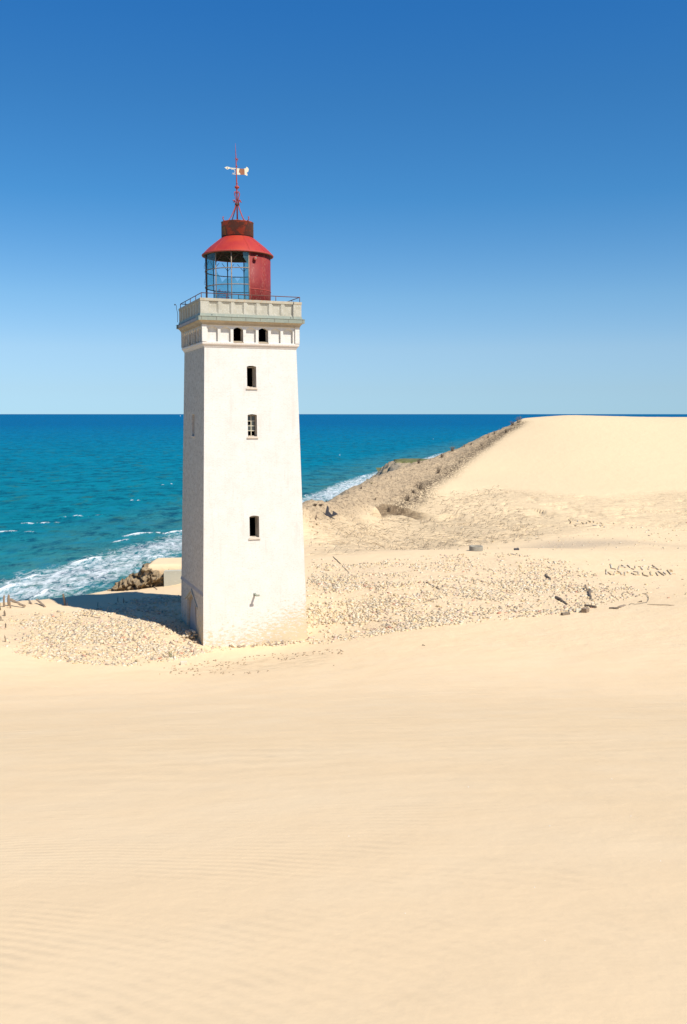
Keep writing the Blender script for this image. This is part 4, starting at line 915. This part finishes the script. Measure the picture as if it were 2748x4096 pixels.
# weather vane (faces the camera, so turned back by the tower's yaw)
VA = -YAW + R(8)
def vpt(x, z, d=0): return (x * math.cos(VA) - d * math.sin(VA) - .03, x * math.sin(VA) + d * math.cos(VA), z)
def plate(name, pts, mat, th=.012, parent=finial):
    m_ = MB(); m_.face([vpt(x, z, -th) for x, z in pts]); m_.face([vpt(x, z, th) for x, z in pts][::-1])
    for a, b in zip(pts, pts[1:] + pts[:1]): m_.face([vpt(*a, -th), vpt(*b, -th), vpt(*b, th), vpt(*a, th)])
    return m_.build(name, mat, parent)
s_ = 200 / 1375 / 69.0 * 1.02
def vp(x, y): return ((x - 582) * s_, 26.79 - (y - 760) * s_)
vane = plate('weather_vane', [vp(*p) for p in ((586, 775), (670, 782), (664, 805), (648, 880), (684, 905), (692, 940), (586, 938))], M['vane'])
plate('rusted_plate', [vp(*p) for p in ((670, 782), (780, 785), (800, 800), (802, 935), (692, 940), (684, 905), (648, 880), (664, 805))], M['vane_rust'], .011, vane)
plate('tail', [vp(*p) for p in ((780, 785), (838, 765), (850, 732), (885, 745), (912, 790), (900, 850), (852, 885), (880, 925), (868, 968), (835, 945), (802, 935), (800, 800))], M['vane'], .012, vane)
plate('pointer', [vp(*p) for p in ((275, 772), (330, 745), (400, 752), (420, 768), (580, 776), (580, 796), (420, 790), (390, 800), (350, 818))], M['vane'], .012, vane)
m_ = MB(); m_.tube([vpt(*vp(*p)) for p in ((445, 818), (470, 802), (520, 812), (550, 850), (545, 890), (520, 912), (480, 900))], .016, 6); m_.build('crescent', M['vane'], vane)
m_ = MB(); m_.tube([vpt(*vp(*p)) for p in ((470, 928), (580, 932))], .016, 6); m_.build('lower_bar', M['vane'], vane)
m_ = MB(); m_.tube([vpt(*vp(*p), -.016) for p in ((340, 780), (352, 768), (366, 780), (352, 795), (340, 780))], .008, 4); m_.build('lozenge', M['iron'], vane)

# ------------------------------------------------------------------ concrete remains by the bluff
sb = MB(); sb.box(-13.72, -9.2, 70.0, 70.62, -2.2, .93, lambda x, y, z: (x, y, z + (x + 13.7) * .035 if z > 0 else z))
so = sb.build('concrete_block_wall', M['slab']); tag(so, 'smooth grey concrete wall under the sand at the clay bluff, left of the tower', 'wall')

# ------------------------------------------------------------------ loose bricks
def brick_shape(L, W, H, jit, rg):
    c = np.array([[x, y, z] for z in (-.5, .5) for y in (-.5, .5) for x in (-.5, .5)]) * [L, W, H]
    return c + rg.uniform(-jit, jit, (8, 3))
BF = np.array([(0, 2, 3, 1), (4, 5, 7, 6), (0, 1, 5, 4), (2, 6, 7, 3), (0, 4, 6, 2), (1, 3, 7, 5)])
def rotm(rz, rx, ry):
    cz, sz, cx, sx, cy, sy = np.cos(rz), np.sin(rz), np.cos(rx), np.sin(rx), np.cos(ry), np.sin(ry)
    Z = np.array([[cz, -sz, 0], [sz, cz, 0], [0, 0, 1]]); X = np.array([[1, 0, 0], [0, cx, -sx], [0, sx, cx]]); Y = np.array([[cy, 0, sy], [0, 1, 0], [-sy, 0, cy]])
    return Z @ X @ Y
def slope(x, y):
    e = .15; h0 = base(x, y); return np.arctan((base(x, y + e) - h0) / e), -np.arctan((base(x + e, y) - h0) / e)
cand = []
def sample(poly, n):
    lo, hi = poly.min(0), poly.max(0); P = rng.uniform(lo, hi, (n, 2)); return P[sdist(P, poly, True) > -.15]
PL = sample(RUB_L, 36000); PR = sample(RUB_R, 76000)
DEB = poly_px([(860, 2640), (1000, 2625), (1150, 2612), (1300, 2600), (1380, 2600), (1330, 2660), (1200, 2680), (1000, 2695), (780, 2700), (600, 2695), (450, 2690), (700, 2665)])
def keep(P, left):
    px, py = project(P[:, 0], P[:, 1], base(P[:, 0], P[:, 1]))
    ed = sdist(P, RUB_L if left else RUB_R, True)
    cl = .42 + 2.3 * fbm(P[:, 0] * .33, P[:, 1] * .45, 4, 101)
    if left: d = .05 + .95 * sstep(40, 560, px + (py - 2470) * 2.2)
    else: d = (.20 + .8 * sstep(2250, 2400, py - (px - 1240) * .02)) * (1 - .55 * sstep(2050, 2500, px))
    d = d * np.clip(cl, .1, 1.25) * sstep(-.2, 1.0, ed + .5) 
    return rng.random(len(P)) < d * (.85 if left else .62)
PL = PL[keep(PL, True)]; PR = PR[keep(PR, False)]
extra = raycast(rng.uniform(1990, 2748, 260), rng.uniform(2240, 2400, 260))           # scattered ones on the right
extra2 = raycast(rng.uniform(1240, 2748, 500), rng.uniform(2090, 2200, 500))
ALL = np.concatenate([PL, PR, extra, extra2])
WORDS = poly_px([(2410, 2245), (2600, 2245), (2720, 2290), (2720, 2320), (2400, 2320), (2400, 2270)]); WORD3 = poly_px([(2260, 2062), (2430, 2062), (2430, 2120), (2260, 2120)])
ALL = ALL[(sdist(ALL, WORDS, True) < .1) & (sdist(ALL, WORD3, True) < .1)]
# not inside the tower
dx, dy = ALL[:, 0] - LX, ALL[:, 1] - LY; lu = dx * math.cos(YAW) + dy * math.sin(YAW); lv = -dx * math.sin(YAW) + dy * math.cos(YAW)
ALL = ALL[(np.abs(lu) > 3.15) | (np.abs(lv) > 3.15)]
px, py = project(ALL[:, 0], ALL[:, 1], base(ALL[:, 0], ALL[:, 1]))
inv = (px > -30) & (px < 2790); ALL = ALL[inv]
dist = np.hypot(ALL[:, 0], ALL[:, 1]); size = rng.uniform(.09, .245, len(ALL)); size[rng.random(len(ALL)) < .4] *= .6
vis = size / dist; order = np.argsort(-vis)
# neighbours of the tower hide what is behind it
hz = land(ALL[:, 0], ALL[:, 1]); tone = rng.choice(len(TONES), len(ALL), p=np.array(TW) / sum(TW))
sx_, sy_ = slope(ALL[:, 0], ALL[:, 1])
IND = set(order[:150].tolist())
Vs, Cs = [], []; PROTO = {}
def place_brick(i, L, W, H, rz, x, y, z, tn, label, group, rx=0, ry=0):
    key = (tn, i % 3)
    if key not in PROTO:
        me = bpy.data.meshes.new('brick'); rg = np.random.default_rng(100 + i); me.from_pydata((brick_shape(1, .48, .34, .035, rg)).tolist(), [], BF.tolist()); me.materials.append(M['brick_' + TONES[tn][0]]); me.update(); PROTO[key] = me
    o = bpy.data.objects.new('brick', PROTO[key]); COL.objects.link(o); o.scale = (L, L * W / .48, L * H / .34); o.location = (x, y, z); o.rotation_euler = (rx, ry, rz)
    tag(o, label, 'brick', group); return o
for i in range(len(ALL)):
    L = size[i]; W = rng.uniform(.45, .7); H = rng.uniform(.36, .54); rz = rng.uniform(0, 6.28); rx, ry = rng.normal(0, .22, 2)
    z = hz[i] + L * .34 * rng.uniform(-.16, .36)
    if i in IND:
        t_ = TONES[tone[i]][0]; left = ALL[i, 0] < LX - 1.5; rgt = ALL[i, 0] > LX + 3.6
        q_ = project(ALL[i, 0], ALL[i, 1], hz[i])[0]
        where = ('at the near rubble edge below the leaning plank' if q_ < 260 else 'at the near rubble edge below the shadow tip' if q_ < 520 else 'at the near rubble edge left of the tower corner') if left else ('at the near rubble edge right of the tower' if rgt else 'at the foot of the sunlit tower wall')
        place_brick(i, L, W * .8, H, rz, ALL[i, 0], ALL[i, 1], z, tone[i], f'{t_} brick {where}', f'{t_} bricks {where}', sx_[i] + rx, sy_[i] + ry)
    else:
        V = brick_shape(L, L * W, L * H, L * .05, rng) @ rotm(rz, rx + sx_[i], ry + sy_[i]).T + [ALL[i, 0], ALL[i, 1], z]
        Vs.append(V); c = np.array(TONES[tone[i]][1]) * rng.uniform(.82, 1.08); Cs.append(np.tile([*c, 1], (8, 1)))
V = np.concatenate(Vs); nb = len(Vs); Fq = (BF[None] + 8 * np.arange(nb)[:, None, None]).reshape(-1, 4)
ro = mesh_np('brick_rubble', V, Fq, M['bricks'], None, {'tone': ('POINT', 'FLOAT_COLOR', np.concatenate(Cs))})
tag(ro, 'wide litter of small cream bricks and fragments covering the hollow around the tower', 'rubble', kind='stuff')
# brick heap beside the old doorway and larger bricks at the front foot
def ltw(u, v): return LX + u * math.cos(YAW) - v * math.sin(YAW), LY + u * math.sin(YAW) + v * math.cos(YAW)
for j in range(30):
    t = rng.random() ** .8; u = -3.18 - rng.random() * .75; v = -1.6 + rng.normal(0, .55); hh = max(0, .75 - abs(v + 1.5) * .55 - (abs(u) - 3.15) * .8) * rng.random()
    x, y = ltw(u, v); tn = int(rng.choice([0, 1, 2, 4]))
    place_brick(j, .26, .45, .33, YAW + rng.normal(1.4, .5), x, y, float(base(x, y)) + hh + .03, tn, f'{TONES[tn][0]} brick in the shaded heap against the walled-up doorway', f'{TONES[tn][0]} bricks heaped by the doorway', rng.normal(0, .2), rng.normal(0, .2))
for j in range(20):
    u = rng.uniform(-1.6, 1.4); v = -3.25 - abs(rng.normal(0, .18)); x, y = ltw(u, v); tn = int(rng.choice([0, 1, 2, 4]))
    place_brick(j, rng.uniform(.2, .32), .5, .36, rng.uniform(0, 3), x, y, float(base(x, y)) + rng.uniform(.0, .12), tn, f'{TONES[tn][0]} brick leaning in the row along the sunlit wall bottom', f'{TONES[tn][0]} bricks along the sunlit wall', rng.normal(0, .5), rng.normal(0, .5))
# words laid out in bricks
def seg_bricks(segs, tf, label, group, step=.27, single=False):
    for (a, b) in segs:
        A_, B_ = raycast(*[np.array(v) for v in zip(tf(*a), tf(*b))]); d = B_ - A_; L = np.hypot(*d); n = 1 if single else max(1, int(round(L / step)))
        for i in range(n):
            p = A_ + d * (i + .5) / n; tn = int(rng.choice([0, 2, 1])); z = float(hgt(p[0], p[1])[0]) + .035
            ang = math.atan2(d[1], d[0]) + rng.normal(0, .06); ln = min(L / n * .97, .9)
            place_brick(i + 1, ln, .09 / ln, .10 / ln, ang, p[0], p[1], z, tn, label, group, 0, 0)
c7 = lambda x, y: (2300 + x * .2857, 2180 + y * .2857)
up = {'L': [((500, 275), (515, 330)), ((515, 332), (580, 345))], 'A': [((625, 290), (612, 345)), ((655, 285), (715, 325)), ((630, 315), (695, 318))], 'U': [((735, 285), (780, 325)), ((790, 336), (835, 348)), ((850, 290), (845, 330))],
      'Y': [((885, 305), (925, 310)), ((990, 292), (950, 303)), ((930, 315), (945, 350)), ((945, 350), (962, 350))], 'A ': [((1050, 292), (1032, 348)), ((1085, 285), (1170, 350)), ((1070, 322), (1125, 328)), ((1195, 345), (1218, 347))]}
lo_ = {'K': [((442, 345), (444, 415)), ((465, 380), (520, 379)), ((466, 388), (512, 422))], 'A': [((575, 365), (545, 425)), ((600, 370), (640, 392)), ((645, 400), (662, 425)), ((585, 403), (630, 403))], 'R': [((702, 378), (702, 432)), ((722, 393), (750, 395)), ((732, 378), (762, 364))],
       'O': [((790, 398), (845, 425)), ((820, 376), (895, 388)), ((897, 392), (892, 425)), ((850, 428), (910, 429))], 'L': [((953, 388), (965, 430)), ((965, 432), (1035, 447))], 'I': [((1060, 382), (1068, 430)), ((1068, 435), (1092, 436))],
       'N': [((1140, 388), (1170, 438)), ((1168, 378), (1257, 434)), ((1240, 385), (1277, 418))], 'E': [((1295, 355), (1350, 422)), ((1328, 357), (1368, 362)), ((1330, 378), (1370, 381)), ((1355, 412), (1410, 413))]}
for w_, dct in (('upper', up), ('lower', lo_)):
    for k_, sg in dct.items():
        nm = 'final letter A' if k_ == 'A ' else ('letter ' + k_)
        seg_bricks(sg, c7, f'pale brick in the {nm} of the {w_} word laid on the sand', f'bricks of the {nm} of the {w_} word', .5)
c8 = lambda x, y: (2180 + x * .2041, 2040 + y * .2041)
third = [((460, 160), (500, 185)), ((490, 215), (515, 262)), ((640, 200), (650, 245)), ((600, 268), (660, 275)), ((565, 282), (620, 312)), ((710, 240), (765, 285)), ((735, 200), (800, 290)), ((815, 215), (832, 275)), ((832, 210), (910, 255)), ((945, 205), (965, 262)), ((930, 285), (1015, 318)),
         ((1025, 225), (1032, 270)), ((1070, 230), (1130, 275)), ((1050, 285), (1105, 315)), ((1100, 295), (1142, 300)), ((1150, 295), (1182, 340))]
seg_bricks(third, c8, 'brick in the small crooked brick word high on the far slope', 'bricks of the small crooked word', .3, True)

# ------------------------------------------------------------------ posts, timber, iron
def g1(px, py):
    p = raycast([px], [py])[0]; return float(p[0]), float(p[1]), float(hgt(p[0], p[1])[0])
def post(px, py, h_px, w_px, label, lean=(0, 0), mat='wood', group=None, name='wooden_post', cat='post', split=True):
    x, y, z = g1(px, py); m = math.hypot(x, y) / F_PX; H_ = h_px * m; w = w_px * m
    b = MB(); n = 7; pts = []; rr_ = []
    for i in range(6):
        t = i / 5; pts.append((lean[0] * H_ * t + rng.normal(0, .012), lean[1] * H_ * t, -.35 + (H_ + .35) * t)); rr_.append(w * .5 * (1.05 - .18 * t + rng.normal(0, .05)))
    b.tube(pts, rr_, n, sm=False)
    # ragged broken top
    for k in range(3): b.tube([(pts[-1][0] + rng.normal(0, w * .2), pts[-1][1] + rng.normal(0, w * .2), H_ - .05), (pts[-1][0] + rng.normal(0, w * .25), pts[-1][1], H_ + rng.uniform(.02, .12))], [w * .2, .004], 4, sm=False)
    o = b.build(name, M[mat], None, (x, y, z)); tag(o, label, cat, group); return o
post(15, 2428, 42, 8, 'thin leaning wooden post at the left margin above the surf', (.06, 0))
post(34, 2425, 42, 10, 'thick weathered wooden post with a split top, by the leaning plank', (.04, 0))
post(42, 2433, 30, 6, 'short dark stake pressed against the thick weathered post', (-.05, 0))
post(262, 2421, 45, 8, 'tall dark post standing at the left tip of the tower shadow', (-.14, 0), 'driftwood')
post(269, 2423, 13, 3, 'tiny pale stake right beside the tall dark post', (0, 0))
post(20, 2464, 18, 8, 'short brown stump below the leaning plank at the left margin', (-.1, 0), 'driftwood')
post(22, 2512, 14, 6, 'stubby grey stump halfway down the left margin', (.05, 0), 'driftwood')
post(24, 2568, 20, 6, 'reddish brown stump lowest at the left margin', (-.2, 0))
post(3, 2483, 14, 5, 'dark stump cut by the left edge of the picture', (.1, 0), 'driftwood')
post(2, 2442, 26, 6, 'dark upright stake cut by the left edge, highest one', (-.05, 0), 'driftwood')
post(720, 2316, 34, 3.2, 'slim rusty stake before the concrete wall, close to the tower edge', (0, 0), 'iron', name='metal_stake', cat='stake')
post(473, 2410, 18, 3, 'left stake of the pair in the tower shadow', (-.1, 0), 'iron', 'stakes in the tower shadow', 'metal_stake', 'stake')
post(495, 2412, 18, 3, 'right stake of the pair in the tower shadow', (0, 0), 'iron', 'stakes in the tower shadow', 'metal_stake', 'stake')
post(392, 2427, 14, 2.5, 'small dark stake in the shadow nearer the tall dark post', (0, 0), 'iron', None, 'metal_stake', 'stake')
post(1263, 2072, 18, 4, 'small rust brown stump left of the dark iron wreckage', (.1, 0), 'iron', None, 'metal_stake', 'stake')
post(1250, 2578, 22, 2, 'thin dry stake leaning at the right foot of the tower', (.18, 0), 'wood')
def plank(pa, pb, w, th, label, mat='wood', name='plank', cat='plank', up_=.03, group=None, n=7, lift=(0, 0)):
    A_ = g1(*pa); B_ = g1(*pb); b = MB(); a = Vector(A_) + Vector((0, 0, up_ + lift[0])); c = Vector(B_) + Vector((0, 0, up_ + lift[1]))
    pts = []; 
    for i in range(n):
        t = i / (n - 1); p = a.lerp(c, t); pts.append(p - a + Vector((rng.normal(0, w * .12), rng.normal(0, w * .12), rng.normal(0, th * .12))))
    n_ = len(pts); b.tube(pts, [w * .5 * (1 + rng.normal(0, .14)) * (1 if name in ('plank', 'lath') else (1.1 - .75 * k_ / (n_ - 1))) * (.6 if k_ in (0, n_ - 1) and name != 'plank' else 1) for k_ in range(n_)], 6, sm=False, flat=th / w); o = b.build(name, M[mat], None, a); tag(o, label, cat, group); return o
plank((44, 2424), (100, 2431), .20, .16, 'pale plank sloping down to the right from the thick post', lift=(.42, .05))
plank((148, 2415), (180, 2430), .16, .10, 'short pale board tilted on the sand brow between the posts', lift=(.22, 0))
plank((116, 2411), (128, 2418), .12, .08, 'stub of board poking over the sand brow', lift=(.12, 0))
plank((225, 2449), (255, 2449), .07, .06, 'thin reddish stick lying left of the curled wire', 'wood', 'stick', 'stick')
plank((330, 2460), (405, 2475), .07, .05, 'long bent stick lying along the shadow edge', 'wood', 'stick', 'stick')
plank((183, 2545), (196, 2558), .06, .05, 'short stick lying askew in the left rubble', 'wood', 'stick', 'stick')
plank((255, 2630), (300, 2641), .05, .05, 'long dark stick at the lower left rubble edge', 'driftwood', 'stick', 'stick')
plank((190, 2582), (206, 2590), .05, .05, 'small dark twig in the lower left rubble', 'driftwood', 'stick', 'stick')
plank((614, 2345), (628, 2360), .10, .06, 'pale board end below the concrete wall corner', 'wood')
plank((2224, 2395), (2275, 2422), .22, .17, 'thick bleached log lying in the right rubble', 'driftwood', 'log', 'log', .08)
plank((2354, 2368), (2366, 2398), .22, .16, 'dark log standing out of the right rubble, beside the bleached log', 'driftwood', 'log', 'log', .06, lift=(.16, 0))
plank((2340, 2355), (2352, 2368), .16, .12, 'splintered dark branch above the dark log', 'driftwood', 'branch', 'branch', .08, lift=(.2, 0))
plank((2183, 2303), (2203, 2324), .22, .16, 'short grey log at the upper side of the right rubble', 'driftwood', 'log', 'log', .07)
plank((2343, 2428), (2385, 2433), .15, .14, 'charred plank at the near edge of the right rubble', 'driftwood', 'plank', 'plank', .08)
plank((2440, 2434), (2470, 2436), .18, .12, 'dark plank end right of the charred plank', 'driftwood')
plank((2475, 2432), (2498, 2422), .22, .06, 'pale flat board leaning on the sand at the near edge of the rubble', 'wood')
plank((1848, 2389), (1917, 2400), .07, .06, 'long brown lath in the middle of the right rubble', 'driftwood', 'lath', 'lath')
plank((1702, 2331), (1790, 2374), .10, .08, 'crooked dark branch crossing the right rubble', 'driftwood', 'branch', 'branch', .05, n=9)
plank((1703, 2404), (1740, 2397), .12, .08, 'reddish board below the crooked branch', 'wood')
plank((1332, 2228), (1398, 2292), .08, .07, 'dark crooked stick running down from the sand crest behind the tower', 'driftwood', 'branch', 'branch', .03, n=9)
plank((1690, 2580), (1702, 2584), .05, .04, 'tiny dark twig on the smooth sand', 'driftwood', 'twig', 'twig')
plank((2590, 2420), (2698, 2423), .05, .04, 'long pale lath on the brow at the right edge', 'wood', 'lath', 'lath')
def block(px, py, L, W, H, label, mat, rz=.3, name='block', cat='block', tilt=0):
    x, y, z = g1(px, py); b = MB(); c = brick_shape(L, W, H, L * .03, rng) + [0, 0, H * .35]
    for q in BF: b.face([tuple(c[i]) for i in q])
    o = b.build(name, M[mat], None, (x, y, z)); o.rotation_euler = (tilt, 0, rz); tag(o, label, cat); return o
block(2321, 2446, .55, .22, .2, 'white painted block at the near edge of the right rubble', 'vane', .15)
block(2341, 2449, .38, .32, .3, 'brown square block beside the white one', 'wood', .9)
block(2262, 2458, .5, .22, .16, 'dark wedge of timber left of the white block', 'driftwood', .4)
block(2066, 2200, .4, .25, .18, 'black lump of debris on the crest right of the concrete ring', 'cable', .2, 'debris_lump', 'debris')
block(735, 2658, .34, .24, .18, 'lone pale block on the sand slope below the tower corner', 'brick_pale', .3)
# curled wire and torn sheet
w_ = MB(); wp_ = [g1(*c7(x, y)) for x, y in ((755, 845), (790, 825), (840, 840), (900, 830), (960, 815), (1005, 808), (1028, 780), (1030, 745), (1010, 715), (985, 690), (940, 690))]
w_.tube([(p[0] - wp_[0][0], p[1] - wp_[0][1], p[2] - wp_[0][2] + .05) for p in wp_], .013, 5)
o = w_.build('curled_wire', M['cable'], None, wp_[0]); tag(o, 'dark wire looping over the sand at the right end of the rubble', 'wire')
def shard(px, py, pts, label, mat='iron', name='iron_plate', th=.05, cat='wreckage'):
    x, y, z = g1(px, py); m = math.hypot(x, y) / F_PX; b = MB(); P_ = [((a - px) * m, -(c - py) * m) for a, c in pts]
    b.face([(u, 0, v) for u, v in P_]); b.face([(u, th, v) for u, v in P_][::-1])
    for a, c in zip(P_, P_[1:] + P_[:1]): b.face([(a[0], 0, a[1]), (c[0], 0, c[1]), (c[0], th, c[1]), (a[0], th, a[1])])
    o = b.build(name, M[mat], None, (x, y, z)); tag(o, label, cat); return o
shard(2568, 2408, [(2548, 2412), (2552, 2408), (2567, 2402), (2570, 2411), (2560, 2414)], 'torn dark sheet beside the looping wire', 'driftwood', 'torn_sheet', cat='debris')
W7 = lambda x, y: (1200 + x * .2296, 1980 + y * .2296)
pw = [W7(*p) for p in ((425, 385), (470, 185), (500, 215), (503, 290), (540, 330), (560, 345), (575, 275), (620, 305), (665, 335), (600, 360), (540, 385), (470, 400))]
shard(*W7(520, 395), pw, 'jagged black iron wreckage with two upright plates on the slope right of the tower', 'cable', 'iron_wreckage', .22)
# concrete ring
x, y, z = g1(1904, 2203)
rg_ = MB(); rg_.lathe([(.58, -.4), (.60, .42), (.58, .46), (.46, .46), (.46, .1), (0, .1)], 0, 360, 32); M['oldcon'] = mat_rough('old_grey_concrete', (.34, .31, .24), (.24, .21, .16), (.44, .40, .31), 2.2, bumpd=.02)
o = rg_.build('concrete_ring', M['oldcon'], None, (x, y, z - .02)); tag(o, 'short grey concrete well ring half sunk behind the sand crest', 'well ring')
for (px_, py_) in ((1873, 3150), (2199, 3304), (1395, 3345), (1620, 3658), (2138, 3554), (2179, 3766), (2447, 3118), (2523, 3267), (2642, 3447)):
    x, y, z = g1(px_, py_); b = MB(); w0 = 2.2 * math.hypot(x, y) / F_PX
    b.lathe([(0, 0), (w0, .0), (w0 * .8, w0 * .5), (w0 * .3, w0 * .8), (0, w0 * .8)], 0, 360, 7); o = b.build('shell_fragment', M['white'], None, (x, y, z)); tag(o, 'tiny white shell fragment on the smooth foreground sand', 'shell', 'tiny shell fragments on the foreground sand')
# ------------------------------------------------------------------ dead scrub and plants on the ridge
def shrub(px, py, h_px, label, mat='twig', n=26, spread=.8, name='dead_shrub', cat='shrub', group=None, r0=.014, leaf=None):
    x, y, z = g1(px, py); m = math.hypot(x, y) / F_PX; H_ = h_px * m; b = MB()
    for i in range(n):
        a = rng.uniform(0, 6.28); l = H_ * rng.uniform(.45, 1.1); s = spread * rng.uniform(.1, 1); p = [(rng.normal(0, H_ * .12), rng.normal(0, H_ * .12), -.1)]; dx_, dy_ = math.cos(a) * s, math.sin(a) * s
        for t in (.35, .7, 1.0): p.append((p[0][0] + dx_ * l * t + rng.normal(0, l * .05), p[0][1] + dy_ * l * t + rng.normal(0, l * .05), l * t * (1 - .25 * s * t)))
        b.tube(p, [r0, r0 * .8, r0 * .6, r0 * .35], 3, cap=False, sm=False)
        q = Vector(p[2]); b.tube([q, q + Vector((rng.normal(0, l * .2), rng.normal(0, l * .2), l * .3))], [r0 * .6, r0 * .3], 3, cap=False, sm=False)
    root = b.build('stems', M[mat])
    if leaf:
        top_ = empty(name, (x, y, z)); root.parent = top_; lf_ = MB()
        for i in range(90):
            c = Vector((rng.normal(0, H_ * .5), rng.normal(0, H_ * .4), abs(rng.normal(0, H_ * .35)))); d1 = Vector(rng.normal(0, 1, 3)).normalized() * H_ * .12; d2 = Vector(rng.normal(0, 1, 3)).normalized() * H_ * .08
            lf_.face([tuple(c - d1), tuple(c + d2), tuple(c + d1), tuple(c - d2)])
        lf_.build('leaves', M[leaf], top_); tag(top_, label, cat, group); return top_
    root.name = name; root.location = (x, y, z); tag(root, label, cat, group); return root
shr = [(2074, 1690, 26, 'largest bare shrub at the top end of the ridge, against the sea'), (2050, 1702, 18, 'bare shrub just below the top one on the ridge'), (2024, 1732, 16, 'round dead bush where the sand meets the ridge top'), (1978, 1736, 14, 'low bare shrub at the upper third of the ridge skyline'),
       (1952, 1752, 12, 'small bare shrub below the upper ridge bend'), (1884, 1783, 10, 'thin tuft on the skyline at mid ridge'), (1858, 1791, 10, 'wispy tuft right of the skyline sprigs'), (1810, 1808, 22, 'spiky dead shrub rising from the skyline over the breakers'), (1768, 1828, 16, 'low spiky shrub left of the skyline one'), (1675, 1853, 20, 'sparse shrub at the end of the green clifftop'),
       (1445, 1958, 12, 'small purple grey shrub under the clay headland'), (1927, 1785, 14, 'twiggy bush on the upper debris line'), (1838, 1850, 12, 'low twigs on the debris line at mid ridge'), (1753, 1893, 26, 'tall thin twigs on the debris line'), (1680, 1958, 34, 'tallest dead stems halfway down the debris line'), (1655, 1975, 18, 'dead stems beside the tallest ones'),
       (1630, 2005, 30, 'leafless bush at the bottom of the debris line, above the eroded bank'), (1555, 2020, 20, 'bare stems hanging over the eroded bank'), (1500, 2000, 12, 'small dry tuft on the grey slope'), (1305, 2003, 8, 'tiny dry sprigs on the lower skyline')]
for i, (a, b_, h_, lb) in enumerate(shr): shrub(a, b_, h_, lb, group='dead shrubs along the ridge', n=30 if h_ > 15 else 16, r0=.02 + .008 * (h_ > 15))
shrub(1260, 2030, 12, 'dark bushy clump on the skyline nearest the tower', n=60, spread=1.1, r0=.02)
shrub(1282, 2028, 10, 'matted dark thatch of grass right of the skyline clump', n=80, spread=1.5, r0=.02, group=None)
shrub(1268, 2098, 7, 'low plant with yellow and red leaves below the iron wreckage', leaf='leafy', name='low_plant', cat='plant', n=10)
shrub(1252, 2106, 5, 'small yellow green plant left of the red and yellow one', leaf='leafy', name='low_plant', cat='plant', n=6)
shrub(1487, 1937, 7, 'small bright green plant at the foot of the clay headland', leaf='leaf', name='low_plant', cat='plant', n=6)
shrub(545, 2648, 9, 'sparse green grass tuft at the near edge of the left rubble', leaf='leaf', name='grass_tuft', cat='plant', n=14, r0=.006)
shrub(680, 2630, 28, 'thin grass stems in the rubble left of the tower corner', mat='leaf', n=16, spread=.5, r0=.007, name='grass_tuft', cat='plant')
shrub(610, 2640, 18, 'few dry stalks between the two green tufts', n=8, spread=.5, r0=.006, name='grass_tuft', cat='plant')
# stems and roots lying on the grey side of the ridge
st = MB(); P_ = np.concatenate([rng.uniform(GREY.min(0), GREY.max(0), (9000, 2)), rng.uniform(SCARP.min(0), SCARP.max(0), (2500, 2))])
inner = poly_px([(2078, 1694), (1877, 1824), (1797, 1887), (1699, 1950), (1653, 2007)])
sd = sdist(P_, GREY, True); di = np.abs(sdist(P_, inner)); ok = ((sd > 0) & (rng.random(len(P_)) < np.clip(1.3 * np.exp(-di / 2.2), .05, 1))) | ((sdist(P_, SCARP, True) > 0) & (P_[:, 0] < 22) & (rng.random(len(P_)) < .5))
P_ = P_[ok][:2300]; zz = land(P_[:, 0], P_[:, 1])
for (x, y), z in zip(P_, zz):
    a = rng.normal(.9, .7); l = rng.uniform(.25, 1.1); h_ = rng.uniform(.0, .5) if rng.random() < .4 else rng.uniform(-.03, .12)
    st.tube([(x, y, z), (x + math.cos(a) * l * .5, y + math.sin(a) * l * .5, z + h_ * .7 + .05), (x + math.cos(a) * l, y + math.sin(a) * l, z + h_)], [.022, .016, .006], 3, cap=False, sm=False)
o = st.build('dead_stems', M['twig']); tag(o, 'tangle of dead stems and roots lying along the grey side of the ridge', 'dead stems', kind='stuff')
P_ = sample(DEB, 700); P_ = P_[(fbm(P_[:, 0] * .5, P_[:, 1] * .5, 3, 210) > -.08)][:190]; Vs = []; 
for (x, y), z in zip(P_, land(P_[:, 0], P_[:, 1])):
    L = rng.uniform(.03, .10); Vs.append(brick_shape(L, L * .7, L * .4, L * .16, rng) @ rotm(rng.uniform(0, 6.28), 0, 0).T + [x, y, z + .01])
o = mesh_np('sand_clods', np.concatenate(Vs), (BF[None] + 8 * np.arange(len(Vs))[:, None, None]).reshape(-1, 4), M['scar']); tag(o, 'small dark clods and chips littering the sand slope in front of the tower', 'debris', kind='stuff')
# ------------------------------------------------------------------ sailing boat on the horizon
bp = at_z(721, 1664.5, SEA_Z); bt = empty('sailing_boat', (float(bp[0]), float(bp[1]), SEA_Z)); tag(bt, 'tiny white sailing boat near the horizon left of the tower', 'boat')
b = MB(); b.tube([(-14, 0, 1), (-6, 0, .8), (6, 0, .8), (15, 0, 1.6)], [1, 2.6, 2.8, .3], 8); b.build('hull', M['white'], bt)
b = MB(); b.face([(-8, .1, 4), (3, .1, 4), (2.5, .1, 34)]); b.face([(3.6, 0, 4), (12, 0, 4), (3.2, 0, 30)]); b.build('sail', M['white'], bt)
b = MB(); b.tube([(3.1, 0, 1), (3.1, 0, 36)], .3, 6); b.build('mast', M['iron'], bt)
print('bricks', nb, sum(o.name.startswith('brick') for o in bpy.data.objects), 'land verts', len(land_o.data.vertices))
